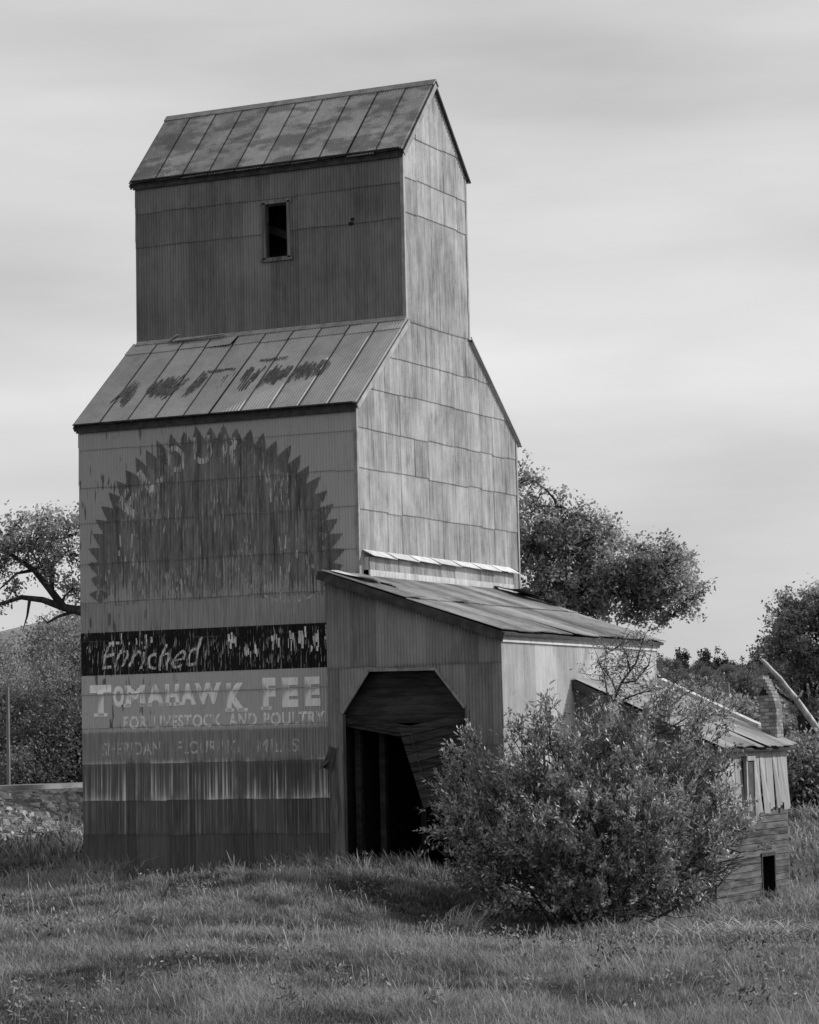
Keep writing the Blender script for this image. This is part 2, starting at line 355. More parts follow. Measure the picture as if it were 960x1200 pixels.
# railway bed: a strip of ballast along the track
yy = np.linspace(-60, 420, 400); dd = np.array([-4.4, -3.2, -2, -1.6, 0, 1.6, 2.0, 2.8, 3.8, 4.6])
TY, TD = np.meshgrid(yy, dd, indexing='ij'); tz = gz(TX+TD, TY)+.012+(vnoise(TY*1.7, TD*1.7, 9))*.05
gi = np.arange(TY.size).reshape(TY.shape)
o = np_mesh('track_bed', np.stack([TX+TD, TY, tz], -1).reshape(-1, 3), [np.stack([gi[:-1, :-1], gi[:-1, 1:], gi[1:, 1:], gi[1:, :-1]], -1).reshape(-1, 4)], M['gravel'], smooth=True)
tag(o, kind='structure', label='low gravel bed of the railway behind the elevator', cat='track bed')
for k, s_ in enumerate((-.72, .72)):
    g = G(); ys = np.linspace(-60, 420, 60)
    for a, b in zip(ys[:-1], ys[1:]):
        za, zb = float(gz(TX+s_, a))+.17, float(gz(TX+s_, b))+.17
        g.bar((TX+s_, a, za), (TX+s_, b, zb), .07, .14, tone=.6)
    tag(g.build('steel_rail', M['steel']), 'near steel rail on the gravel bed behind the elevator' if s_ > 0 else 'far steel rail on the gravel bed behind the elevator', 'rail', 'rails of the railway track')
# broken stone on the bank
def rocks(n, x0, x1, y0, y1, s0, s1, seed):
    rg = np.random.default_rng(seed)
    base = np.array([[-1, -1, -.6], [1, -1, -.6], [1, 1, -.6], [-1, 1, -.6], [-.7, -.6, .5], [.7, -.7, .6], [.6, .7, .45], [-.6, .7, .6]])
    q = np.array([(0, 3, 2, 1), (4, 5, 6, 7), (0, 1, 5, 4), (1, 2, 6, 5), (2, 3, 7, 6), (3, 0, 4, 7)])
    P = np.c_[rg.uniform(x0, x1, n), rg.uniform(y0, y1, n)]; z = gz(P[:, 0], P[:, 1])
    s = rg.uniform(s0, s1, n)**1.3*rg.choice([1, 1, 1, 1.8], n); a = rg.uniform(0, 6.28, n)
    v = base[None]*(1+rg.uniform(-.35, .35, (n, 8, 3)))*s[:, None, None]*np.stack([rg.uniform(.7, 1.8, n), np.ones(n), rg.uniform(.5, 1, n)], -1)[:, None]
    c, sn = np.cos(a)[:, None], np.sin(a)[:, None]
    v = np.stack([v[..., 0]*c-v[..., 1]*sn, v[..., 0]*sn+v[..., 1]*c, v[..., 2]], -1)+np.c_[P, z+.02][:, None]
    return v.reshape(-1, 3), (q[None]+8*np.arange(n)[:, None, None]).reshape(-1, 4), np.repeat(rg.random(n), 8)
v, q, t = rocks(12000, TX+1.7, TX+6.4, -20, 60, .05, .21, 5)
tag(np_mesh('rubble', v, [q], M['rock'], tone=t), 'broken stone strewn down the railway bank left of the elevator', 'rubble', kind='stuff')

# ------------------------------------------------------------------ corrugated sheeting
PIT = .0677; SW = PIT*10; AMP = .011; Q = 4
def corr(i): return (0, 1, 0, -1)[i % 4]*AMP
class Sheets:
    """a wall or roof of lapped corrugated sheets in a plane: O origin, U along, V up, Nn outward"""
    def __init__(s, O, U, V, Nn, u0, u1, laps, tilt=.012, seed=1, jit=.012, sw=10, stagger=False, slip=None, flat=False, pr_=.004):
        s.O, s.U, s.V, s.N = map(lambda a: np.array(a, float), (O, U, V, Nn)); s.laps = laps; s.tilt = tilt
        s.bm = bmesh.new(); uvl = s.bm.loops.layers.uv.new('UVMap'); cl = s.bm.loops.layers.float_color.new('sheet')
        rg = random.Random(seed); st = PIT/Q; i0 = int(math.floor(u0/st)); i1 = int(math.ceil(u1/st)); n = sw*Q
        for ci in range(len(laps)-1):
            v0, v1 = laps[ci], laps[ci+1]; off = (n//2 if (stagger and ci % 2) else 0)
            j = i0-off
            while j < i1:
                a, b = max(j, i0), min(j+n, i1)
                if b > a:
                    col = (rg.random(), rg.random(), rg.random(), 1); pr = 0
                    jl = rg.uniform(-jit, jit); jr = jl+rg.uniform(-.3, .3)*jit; dl, dr = (0, 0) if flat else (rg.uniform(0, .006), rg.uniform(0, .006))
                    sl_, ex = (slip or {}).get((ci, (j-i0)//n), (0, 0))
                    bot, top = [], []
                    for i in range(a, b+1):
                        f = (i-a)/max(1, b-a); u = min(max(i*st, u0), u1)
                        vb = v0+jl*(1-f)+jr*f-sl_*(f if ex > 0 else 1-f); of = corr(i)+(0 if flat else (pr_*(1-f) if pr_ > 0 else -pr_*f))
                        bot.append(s.bm.verts.new(s.P(u, vb, of+tilt+dl*(1-f)+dr*f+(abs(ex)*(f if ex > 0 else 1-f)))))
                        top.append(s.bm.verts.new(s.P(u, v1+.04 if ci < len(laps)-2 else v1, of)))
                    for k in range(b-a):
                        fc = s.bm.faces.new((bot[k], bot[k+1], top[k+1], top[k]))
                        for lp, w, f in zip(fc.loops, (0, 0, 1, 1), (k, k+1, k+1, k)):
                            lp[uvl].uv = (f/max(1, b-a), w); lp[cl] = col
                j += n
    def P(s, u, v, o): return Vector(s.O+s.U*u+s.V*v+s.N*o)
    def clip(s, bm, poly):
        c = (sum(p[0] for p in poly)/len(poly), sum(p[1] for p in poly)/len(poly))
        for (a, b) in zip(poly, poly[1:]+poly[:1]):
            e = np.array([b[0]-a[0], b[1]-a[1]]); nn = np.array([e[1], -e[0]]); nn = nn/np.linalg.norm(nn)
            if (c[0]-a[0])*nn[0]+(c[1]-a[1])*nn[1] > 0: nn = -nn
            bmesh.ops.bisect_plane(bm, geom=bm.verts[:]+bm.edges[:]+bm.faces[:], plane_co=s.P(a[0], a[1], 0), plane_no=Vector(s.U*nn[0]+s.V*nn[1]), clear_outer=True, dist=1e-6)
    def build(s, name, mat, parent, polys=None):
        me = bpy.data.meshes.new(name)
        if polys:
            out = bmesh.new()
            for p in polys:
                c = s.bm.copy(); s.clip(c, p); t = bpy.data.meshes.new('t'); c.to_mesh(t); c.free(); out.from_mesh(t); bpy.data.meshes.remove(t)
            out.to_mesh(me); out.free()
        else: s.bm.to_mesh(me)
        s.bm.free()
        return link(name, me, mat, parent)

# ------------------------------------------------------------------ the grain elevator
WX, D, D1, D2 = 6.5658, 8.10, 2.4346, 5.63
H1, H2, H3, H4 = 9.2, 11.2, 14.85, 16.58; YM = (D1+D2)/2
GB = -1.3
elev = thing('grain_elevator', 'tall abandoned grain elevator clad in corrugated metal, with cupola and faded painted sign', 'grain elevator', (-WX/2, D/2, 0))
LAP = [-.6, .603, 1.313, 2.077, 2.826, 3.522, 4.65, 5.457, 6.266, 7.13, 7.87, 8.67, 9.26]
fw = Sheets((-WX, 0, 0), (1, 0, 0), (0, 0, 1), (0, -1, 0), 0, WX, LAP, seed=3, flat=True).build('front_wall', M['sign'], elev)
GL = [GB, .1, .9, 1.8, 2.7, 3.6, 4.5, 5.3, 6.2, 7.08, 7.93, 8.74, 9.6, 10.35, 11.22]
s = Sheets((0, 0, 0), (0, 1, 0), (0, 0, 1), (1, 0, 0), 0, D, GL, seed=5, jit=.02, pr_=.0015)
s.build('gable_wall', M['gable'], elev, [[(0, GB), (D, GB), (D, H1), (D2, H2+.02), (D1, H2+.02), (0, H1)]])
s = Sheets((0, D1, 0), (0, 1, 0), (0, 0, 1), (1, 0, 0), 0, D2-D1, [11.2, 13.55, 14.3, 15.2, 16.6], seed=8, jit=.02, pr_=.0015)
h = D2-D1
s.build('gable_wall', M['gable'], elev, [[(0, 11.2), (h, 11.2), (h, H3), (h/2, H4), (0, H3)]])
# window hole in the cupola front
cx0, cx1, cz0, cz1 = WX-3.3, WX-2.74, 12.84, 14.04
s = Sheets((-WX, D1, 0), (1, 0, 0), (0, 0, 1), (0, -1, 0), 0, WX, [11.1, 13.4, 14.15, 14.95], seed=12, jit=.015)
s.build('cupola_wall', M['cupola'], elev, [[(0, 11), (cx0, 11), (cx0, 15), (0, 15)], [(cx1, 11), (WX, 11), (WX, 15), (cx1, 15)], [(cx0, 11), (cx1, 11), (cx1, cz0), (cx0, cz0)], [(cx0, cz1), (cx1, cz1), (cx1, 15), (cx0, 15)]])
Sheets((-WX, D2, 0), (1, 0, 0), (0, 0, 1), (0, 1, 0), 0, WX, [11.1, 13.4, 14.15, 14.95], seed=13).build('cupola_wall', M['plain'], elev)
Sheets((-WX, D, 0), (1, 0, 0), (0, 0, 1), (0, 1, 0), 0, WX, GL[:12]+[9.26], seed=14).build('back_wall', M['plain'], elev)
s = Sheets((-WX, 0, 0), (0, 1, 0), (0, 0, 1), (-1, 0, 0), 0, D, GL, seed=15)
s.build('gable_wall', M['plain'], elev, [[(0, GB), (D, GB), (D, H1), (D2, H2+.02), (D1, H2+.02), (0, H1)]])
s = Sheets((-WX, D1, 0), (0, 1, 0), (0, 0, 1), (-1, 0, 0), 0, h, [11.2, 13.55, 14.3, 15.2, 16.6], seed=16)
s.build('gable_wall', M['plain'], elev, [[(0, 11.2), (h, 11.2), (h, H3), (h/2, H4), (0, H3)]])
# roofs: a deck of boards with sheets on it
def roof_pair(name, ye, ze, yr, zr, over_e, over_g, lapfr, seed, mat, back_y0, back_y1, slip=None):
    for sgn, (ya, yb) in ((1, (ye, yr)), (-1, (back_y0, back_y1))):
        V = np.array([0, yb-ya, zr-ze]); L = np.linalg.norm(V); V /= L; Nn = np.array([0, -V[2], V[1]]) if sgn > 0 else np.array([0, V[2], V[1]])
        O = np.array([-WX-over_g, ya, ze])-V*over_e+Nn*.07; Lt = L+over_e
        r = Sheets(O, (1, 0, 0), V, Nn, 0, WX+2*over_g, [0]+[Lt*q for q in lapfr]+[Lt+.02], tilt=.012, seed=seed+sgn, jit=.025, slip=slip if sgn > 0 else None, pr_=-.016).build(name, mat, elev)
        g = G(); A = O-Nn*.02; U = np.array([1, 0, 0])*(WX+2*over_g)
        g.slab([A+V*.03+np.array([.02, 0, 0]), A+V*.03+U-np.array([.02, 0, 0]), A+V*Lt+U-np.array([.02, 0, 0]), A+V*Lt+np.array([.02, 0, 0])], -Nn, .05)
        g.build('roof_boards', M['trim'], r)
        for xg in (-WX-over_g+.012, over_g-.012):      # verge strips down the gable edge
            g = G(); P0 = np.array([xg, *(O-Nn*.03)[1:]]); g.slab([P0+np.array([-.012, 0, 0]), P0+np.array([.012, 0, 0]), P0+V*Lt+np.array([.012, 0, 0]), P0+V*Lt+np.array([-.012, 0, 0])], -Nn, .11)
            g.build('verge_strip', M['verge'], r)
roof_pair('lower_roof', 0, H1, D1, H2, .09, .09, (.86,), 20, M['roof_low'], D, D2, {(0, 4): (.1, .07), (0, 5): (.06, -.05), (1, 3): (.05, .05)})
roof_pair('cupola_roof', D1, H3, YM, H4, .12, .1, (.97,), 30, M['roof'], D2, YM, {(0, 7): (.03, .03)})
g = G()
for sg in (1, -1): g.slab([(-WX-.1, YM, H4+.1), (.1, YM, H4+.1), (.1, YM-.13*sg, H4-.03), (-WX-.1, YM-.13*sg, H4-.03)], (0, -.02*sg, .02))
g.build('ridge_cap', M['verge'], elev)
for nm, y, z, dz in (('fascia', -.03, H1-.15, .2), ('fascia', D1-.03, H3-.15, .2)):
    g = G(); g.box(-WX-.03, .03, y-.03, y+.01, z, z+dz, .3); g.box(-WX-.03, .03, y-.16, y-.03, z+dz-.04, z+dz-.015, .2); g.build(nm, M['trim'], elev)
# metal corner strips
for x, y, z0, z1 in ((.0, 0, -.4, H1-.02), (0, D1, H2+.03, H3-.02), (0, D, GB, H1-.03), (0, D2, H2, H3)):
    g = G(); sg = -1 if y in (0, D1) else 1
    g.box(x-.05, x+.026, y+sg*.022-.003, y+sg*.022+.003, z0, z1); g.box(x+.022, x+.028, min(y+sg*.022, y-sg*.05), max(y+sg*.022, y-sg*.05), z0, z1); g.build('corner_strip', M['verge'], elev)
# flashing at the foot of the cupola (front) and bent strip
g = G(); g.slab([(-WX+.02, D1-.02, H2+.09), (.04, D1-.02, H2+.09), (.04, D1-.13, H2-.005), (-WX+.02, D1-.13, H2-.005)], (0, -.02, .02)); g.build('flashing', M['verge'], elev)
g = G(); g.bar((-WX+1.05, D1-.22, H2+.02), (-WX+2.3, D1-.2, H2+.07), .1, .02); g.bar((-WX+.9, D1-.18, H2+.02), (-WX+1.2, D1-.25, H2+.14), .1, .02); g.build('loose_strip', M['palet'], elev)
# cupola window
X0, X1 = -WX+cx0, -WX+cx1
wf = G()
for b in ((X0-.06, X0+.015, cz0-.02, cz1+.02), (X1-.015, X1+.06, cz0-.02, cz1+.02), (X0-.09, X1+.09, cz1-.015, cz1+.07), (X0-.1, X1+.1, cz0-.07, cz0+.015)): wf.box(b[0], b[1], D1-.05, D1+.05, b[2], b[3])
wfo = wf.build('window_frame', M['wood'], elev)
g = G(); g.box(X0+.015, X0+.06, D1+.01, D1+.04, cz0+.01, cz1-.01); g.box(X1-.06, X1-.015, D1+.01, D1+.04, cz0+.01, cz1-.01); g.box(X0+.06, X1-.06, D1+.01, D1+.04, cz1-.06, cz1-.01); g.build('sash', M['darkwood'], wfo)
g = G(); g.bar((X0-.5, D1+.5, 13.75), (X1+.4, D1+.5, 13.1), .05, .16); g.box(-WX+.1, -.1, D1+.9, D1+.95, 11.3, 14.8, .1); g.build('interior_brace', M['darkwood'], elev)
for hx, hy in ((98, 287), (412, 262), (414, 257)):
    p = on(hx, hy, 1, D1)
    if -WX < p[0] < 0: g = G(); g.box(p[0]-.05, p[0]+.05, D1-.03, D1-.012, p[2]-.03, p[2]+.03); g.build('dark_hole', M['soot_shade'], elev)  # near-black box on the wall; the hole's darkness is its colour
# furred-out skirt and its cap sheets on the gable, above the shed roof
g = G(); g.box(.01, .12, .2, 7.45, 5.6, 6.12); g.box(.01, .15, .2, 7.45, 5.55, 5.86); so_ = g.build('gable_skirt', M['palet'], elev)
cs = Sheets((.135, .2, 0), (0, 1, 0), (0, 0, 1), (1, 0, 0), 0, 7.25, [5.6, 6.12], seed=44).build('skirt_sheet', M['gable'], elev)
ys = np.linspace(.15, 7.5, 8); g = G()
for i in range(7):
    a, b = ys[i]-.02, ys[i+1]+.03; d = random.uniform(-.03, .05)
    g.slab([(.015, a, 6.26), (.27+d*.5, a, 6.13-abs(d)*.3), (.27+d*.2, b, 6.10), (.015, b, 6.25)], (.006, 0, .012))
g.build('cap_flashing', M['cap'], elev)

# ---- painted sign: emblem, stripe, lettering, lying on the corrugations
def sign_off(z):
    for a, b in zip(LAP[:-1], LAP[1:]):
        if a <= z <= b: return .012*(1-(z-a)/(b+.04-a))
    return .012
def paint(name, polys_bm, mat, lift, zcuts=True):
    "bm drawn in (x, z) on the front wall: cut it at every corrugation and lap, then lay it on the sheet"
    bm = polys_bm
    for v in bm.verts: v.co = Vector((v.co.x, 0, v.co.z))
    xs = [v.co.x for v in bm.verts]; zs = [v.co.z for v in bm.verts]; st = PIT/Q
    for i in range(int((min(xs)+WX)/st), int((max(xs)+WX)/st)+2):
        if i % 2: bmesh.ops.bisect_plane(bm, geom=bm.verts[:]+bm.edges[:]+bm.faces[:], plane_co=(-WX+i*st, 0, 0), plane_no=(1, 0, 0), dist=1e-6)
    for z in [q+e for q in LAP for e in (-.001, .001)]:
        if min(zs) < z < max(zs): bmesh.ops.bisect_plane(bm, geom=bm.verts[:]+bm.edges[:]+bm.faces[:], plane_co=(0, 0, z), plane_no=(0, 0, 1), dist=1e-6)
    for v in bm.verts:
        k = (v.co.x+WX)/st; i = math.floor(k); c = corr(i)*(1-(k-i))+corr(i+1)*(k-i)
        v.co.y = -(c+sign_off(v.co.z)+lift)
    me = bpy.data.meshes.new(name); bm.to_mesh(me); bm.free()
    return link(name, me, mat, fw)
def poly_bm(polys):
    bm = bmesh.new()
    for p in polys:
        f = bm.faces.new([bm.verts.new((a, 0, b)) for a, b in p])
    bmesh.ops.triangulate(bm, faces=bm.faces[:]); return bm
def text_mesh(txt, offset=0., shear=0., spacing=1.):
    c = bpy.data.curves.new('t', 'FONT'); c.body = txt; c.offset = offset; c.shear = shear; c.space_character = spacing; c.resolution_u = 4; c.fill_mode = 'FRONT'
    o = bpy.data.objects.new('t', c); COL.objects.link(o); dg = bpy.context.evaluated_depsgraph_get(); dg.update()
    me = bpy.data.meshes.new_from_object(o.evaluated_get(dg)); bpy.data.objects.remove(o); bpy.data.curves.remove(c)
    bm = bmesh.new(); bm.from_mesh(me); bpy.data.meshes.remove(me); return bm
def fit_text(txt, x0, x1, z0, z1, **k):
    bm = text_mesh(txt, **k); xs = [v.co.x for v in bm.verts]; ys_ = [v.co.y for v in bm.verts]
    for v in bm.verts:
        v.co = Vector((x0+(v.co.x-min(xs))/(max(xs)-min(xs))*(x1-x0), 0, z0+(v.co.y-min(ys_))/(max(ys_)-min(ys_))*(z1-z0)))
    return bm
def join(bms):
    out = bmesh.new()
    for b in bms: t = bpy.data.meshes.new('t'); b.to_mesh(t); b.free(); out.from_mesh(t); bpy.data.meshes.remove(t)
    return out
def wx(x, y): p = on(x, y, 1, 0); return p[0], p[2]
EC = (-3.35, 6.0)
nt = 35; teeth = []; ring = []
for i in range(nt+1):
    a = R(-18+i*216/nt)
    ring.append((EC[0]+2.78*math.cos(a), EC[1]+2.72*math.sin(a)))
body = ring+[(EC[0]-2.2, 5.36), (EC[0]-1.4, 5.5), (EC[0]-.6, 5.38), (EC[0]+.4, 5.45), (EC[0]+1.4, 5.36), (EC[0]+2.2, 5.42)]
body = [(x, max(z, 5.36)) for x, z in body]
paint('painted_emblem', poly_bm([body]), M['emblem'], .004)
for i in range(nt):
    a0, a1 = R(-18+i*216/nt), R(-18+(i+1)*216/nt); am = (a0+a1)/2; up = .55*abs(math.cos(am))
    q_ = random.uniform(2.98, 3.08); tip = (EC[0]+q_*math.cos(am)+random.uniform(-.03, .03), EC[1]+(q_-.06)*math.sin(am)+.16*up+.01)
    b0, b1 = ring[i], ring[i+1]
    if min(b0[1], b1[1]) < 5.4: continue
    m0 = ((b0[0]+tip[0])/2+.015*math.cos(a0), (b0[1]+tip[1])/2+.015*math.sin(a0)); m1 = ((b1[0]+tip[0])/2+.015*math.cos(a1), (b1[1]+tip[1])/2+.015*math.sin(a1))
    c = (EC[0]+2.5*math.cos(am), EC[1]+2.45*math.sin(am))
    teeth.append([b0, m0, tip, m1, b1, c])
teeth = [t for t in teeth if max(q[0] for q in t) < -.02 and min(q[0] for q in t) > -WX+.01]
paint('emblem_rays', poly_bm(teeth), M['tooth'], .006)
# darker and paler flakes within the emblem
def disc(cx, cz, r0, r1, a0, a1, n=40):
    t = [R(a0+(a1-a0)*i/n) for i in range(n+1)]
    return [[(cx+r0*math.cos(a), cz+r0*math.sin(a)), (cx+r1*math.cos(a), cz+r1*math.sin(a)), (cx+r1*math.cos(b), cz+r1*math.sin(b)), (cx+r0*math.cos(b), cz+r0*math.sin(b))] for a, b in zip(t[:-1], t[1:])]
paint('emblem_ring', poly_bm(disc(EC[0]+1.8, 6.6, 1.3, 1.34, 190, 300)), M['letterghost'], .008)
arcs = []
for ch, ang, r_, hgt in (('F', -54, 2.25, .46), ('L', -37, 2.25, .46), ('O', -20, 2.22, .5), ('U', -4.5, 2.22, .5), ('R', 12, 2.22, .5)):
    bm = fit_text(ch, -.24, .2, 0, hgt+.08, offset=.03); a = R(-ang)
    for v in bm.verts:
        x, z = v.co.x, v.co.z+r_-.1; v.co = Vector((EC[0]+x*math.cos(a)-z*math.sin(a), 0, EC[1]+.1+x*math.sin(a)+z*math.cos(a)))
    arcs.append(bm)
paint('arc_lettering', join(arcs), M['letterghost'], .009)
# unreadable remains of letters on the right and left of the arc: short flaked strokes
rg = random.Random(5)
for (x, y, w, hh, n) in ((325, 580, 26, 34, 16), (338, 640, 26, 30, 10), (150, 650, 22, 40, 9), (122, 690, 24, 36, 9), (325, 690, 40, 40, 14), (200, 690, 30, 22, 8), (360, 660, 14, 30, 6)):
    stk = []
    for _ in range(n):
        qx, qy = x+rg.uniform(-w/2, w/2), y+rg.uniform(-hh/2, hh/2); X, Z = wx(qx, qy); l = rg.uniform(.06, .3); ww = rg.uniform(.02, .05); sk = rg.uniform(-.03, .03)
        if X < -.1: stk.append([(X, Z), (X+ww, Z), (X+ww+sk, Z+l), (X+sk, Z+l)])
    tag(paint('flaked_letters', poly_bm(stk), M['letterghost'], .009), kind='stuff')
stk = []; rg = random.Random(15)
for _ in range(900):
    a = R(rg.uniform(0, 180)); q_ = 2.7*math.sqrt(rg.random()); X, Z = EC[0]+q_*math.cos(a), EC[1]-.55+q_*math.sin(a)*1.1; l = rg.uniform(.05, .4); ww = rg.uniform(.012, .045)
    if -WX+.05 < X < -.1 and 5.4 < Z < 8.5 and vnoise(X*1.6, Z*1.4, 61) > .56: stk.append([(X, Z), (X+ww*.6, Z-.02), (X+ww, Z+l*.4), (X+ww*.5, Z+l)])
tag(paint('paint_flakes', poly_bm(stk), M['flake'], .008), kind='stuff')
zs0, zs1 = 3.93, 4.825
paint('painted_stripe', poly_bm([[(-WX+.005, zs0), (-.01, zs0), (-.01, zs1), (-WX+.005, zs1)]]), M['stripe'], .004)
stk = []
for _ in range(260):
    X, Z = rg.uniform(-WX+.05, -.1), rg.uniform(zs0+.03, zs1-.25); l = rg.uniform(.04, .22); ww = rg.uniform(.01, .03); stk.append([(X, Z), (X+ww*.6, Z-.015), (X+ww, Z+l*.4), (X+ww*.5, Z+l)])
tag(paint('paint_flakes', poly_bm(stk), M['flake'], .008), kind='stuff')
x0, z0 = wx(119, 785); x1, z1 = wx(238, 752)
eb = fit_text('Enriched', x0, x1, 4.03, 4.58, shear=.4, offset=-.004); bmesh.ops.subdivide_edges(eb, edges=eb.edges[:], cuts=1)
for v in eb.verts:     # brush-lettered: the line wavers
    v.co.z += .05*math.sin(v.co.x*3.1)+.012*math.sin(v.co.x*11+v.co.z*9); v.co.x += .03*math.sin(v.co.z*8+v.co.x*5)
paint('stripe_lettering', eb, M['letterscript'], .008)
for (x, y, w, hh, n) in ((322, 756, 10, 16, 9), (341, 752, 8, 22, 9), (354, 751, 8, 20, 9), (369, 753, 9, 24, 10), (383, 750, 5, 20, 6), (272, 757, 10, 12, 7), (290, 765, 30, 14, 8), (150, 755, 60, 6, 8)):
    stk = []
    for _ in range(n):
        qx, qy = x+rg.uniform(-w/2, w/2), y+rg.uniform(-hh/2, hh/2); X, Z = wx(qx, qy); l = rg.uniform(.05, .22); ww = rg.uniform(.018, .04)
        if zs0 < Z and Z+l < zs1: stk.append([(X, Z), (X+ww, Z), (X+ww, Z+l), (X, Z+l)])
    tag(paint('flaked_letters', poly_bm(stk), M['letterworn'], .009), kind='stuff')
def xw(x): return wx(x, 820)[0]
L = [fit_text('T', xw(106), xw(131), 3.08, 3.73, offset=.055)]
for ch, a, b in (('O', 133, 146), ('M', 147, 171), ('A', 172, 193), ('H', 194, 211), ('A', 212, 230), ('W', 229, 260), ):
    L.append(fit_text(ch, xw(a), xw(b), 3.26, 3.70, offset=.055))
L += [fit_text('K', xw(266), xw(288), 3.1, 3.68, offset=.06), fit_text('F', xw(308), xw(324), 3.12, 3.76, offset=.06), fit_text('E', xw(331), xw(350), 3.15, 3.75, offset=.06), fit_text('E', xw(358), xw(376), 3.16, 3.75, offset=.06), fit_text('D', xw(384), xw(404), 3.16, 3.75, offset=.06)]
serif = []
for a, b, z in ((194, 200, 3.25), (205, 211, 3.25), (147, 152, 3.25), (166, 172, 3.25), (171, 177, 3.25), (188, 194, 3.25), (266, 273, 3.09), (281, 289, 3.09), (308, 317, 3.11), (112, 125, 3.07)):
    serif.append([(xw(a)-.03, z), (xw(b)+.03, z), (xw(b)+.03, z+.07), (xw(a)-.03, z+.07)])
paint('word_lettering', join(L[:8]+[poly_bm(serif[:8]+serif[9:])]), M['letter'], .006)
paint('word_lettering', join(L[8:]+[poly_bm(serif[8:9])]), M['letter'], .006)
for w_, a, b in (('FOR', 145, 173), ('LIVESTOCK', 180, 260), ('AND', 268, 301), ('POULTRY', 309, 381)):
    paint('word_lettering', fit_text(w_, xw(a), xw(b), 2.79, 3.06, offset=.03, spacing=1.1), M['letterworn'], .006)
for w_, a, b in (('SHERIDAN', 119, 188), ('FLOURING', 207, 280), ('MILLS', 300, 350)):
    paint('word_lettering', fit_text(w_, xw(a), xw(b), 2.25, 2.52, offset=.018), M['letterghost'], .006)
# faded wording on the lower roof: dark flaked blocks
rs = []
V = np.array([0, D1, H2-H1]); V /= np.linalg.norm(V); RN = np.array([0, -V[2], V[1]])
def roof_pt(x, y):
    d = px(x, y, 1)-CAM; o_ = np.array([0, 0, H1])+RN*.108; t = np.dot(o_-CAM, RN)/np.dot(d, RN); return CAM+d*t
bm = bmesh.new()
for quad in (((131, 470), (148, 474), (170, 447), (156, 447)), ((168, 462), (195, 466), (226, 440), (186, 442)), ((214, 462), (224, 463), (250, 436), (238, 436)), ((242, 437), (275, 434), (280, 430), (245, 433)), ((252, 460), (262, 460), (280, 434), (262, 436)), ((274, 456), (290, 455), (312, 430), (292, 430)), ((300, 453), (330, 449), (345, 428), (320, 430)), ((335, 446), (375, 440), (390, 422), (352, 426)), ((303, 424), (336, 420), (338, 417), (306, 421))):
    P = [np.array(roof_pt(*q)) for q in quad]; wd = np.linalg.norm(P[1]-P[0]); nn = max(3, int(wd/.034))
    for k in range(nn):
        f0, f1 = k/nn, (k+rg.uniform(.6, 1.25))/nn; f1 = min(f1, 1)
        for _ in range(2):
            t0 = rg.uniform(-.12, .6); t1 = min(t0+rg.uniform(.2, .8), rg.uniform(.85, 1.12))
            if t1-t0 < .06: continue
            q4 = [(P[0]*(1-f)+P[1]*f)*(1-t)+(P[3]*(1-f)+P[2]*f)*t+RN*rg.uniform(0, .006) for f, t in ((f0, t0), (f1, t0), (f1, t1), (f0, t1))]
            if all(-WX-.05 < p[0] < .05 for p in q4): bm.faces.new([bm.verts.new(p) for p in q4])
me = bpy.data.meshes.new('roof_lettering'); bm.to_mesh(me); bm.free()
tag(link('roof_paint_flakes', me, M['darkmark'], [c for c in elev.children if c.name.startswith('lower_roof')][0]), kind='stuff')

# ------------------------------------------------------------------ drive-through shed
SX0, SX1, SY0, SY1 = .03, 3.72, -1.5, 6.8
RS = (5.74-4.46)/SX1           # fall of the roof per metre
def rz(x): return 5.70-RS*x
shed = thing('drive_shed', 'corrugated metal drive-through shed with octagonal doorway and sloping roof, built against the grain elevator', 'shed', (SX1/2, 2.6, 0))
s = Sheets((0, SY0, 0), (1, 0, 0), (0, 0, 1), (0, -1, 0), SX0, SX1, [-1, 2.3, 3.85, 6], seed=61, sw=8, stagger=True)
T0, T1 = rz(0), rz(4)
polys = [[(SX0, 2.3), (.34, 2.3), (.34, 6), (SX0, 6)], [(.34, 2.98), (.93, 3.79), (.93, 6), (.34, 6)], [(.93, 3.79), (2.35, 3.77), (2.35, 6), (.93, 6)], [(2.35, 3.77), (2.95, 3.02), (2.95, 6), (2.35, 6)], [(2.95, -1), (SX1, -1), (SX1, 6), (2.95, 6)]]
polys = [[p if p[1] < 5.9 else (p[0], rz(p[0])-.02) for p in q] for q in polys]
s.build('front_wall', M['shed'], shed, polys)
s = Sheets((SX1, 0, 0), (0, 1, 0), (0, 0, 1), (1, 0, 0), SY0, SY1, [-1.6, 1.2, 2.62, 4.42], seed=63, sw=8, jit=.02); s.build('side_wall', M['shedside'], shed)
s = Sheets((SX0, 0, 0), (0, 1, 0), (0, 0, 1), (-1, 0, 0), SY0, -.03, [-.4, 2.6, 5.6], seed=64); s.build('side_wall', M['shed'], shed)
s = Sheets((0, SY1, 0), (1, 0, 0), (0, 0, 1), (0, 1, 0), SX0, SX1, [-1, 2.3, 3.85, 6], seed=66); s.build('back_wall', M['plain'], shed, [[(SX0, -1), (SX1, -1), (SX1, rz(SX1)), (SX0, rz(SX0))]])
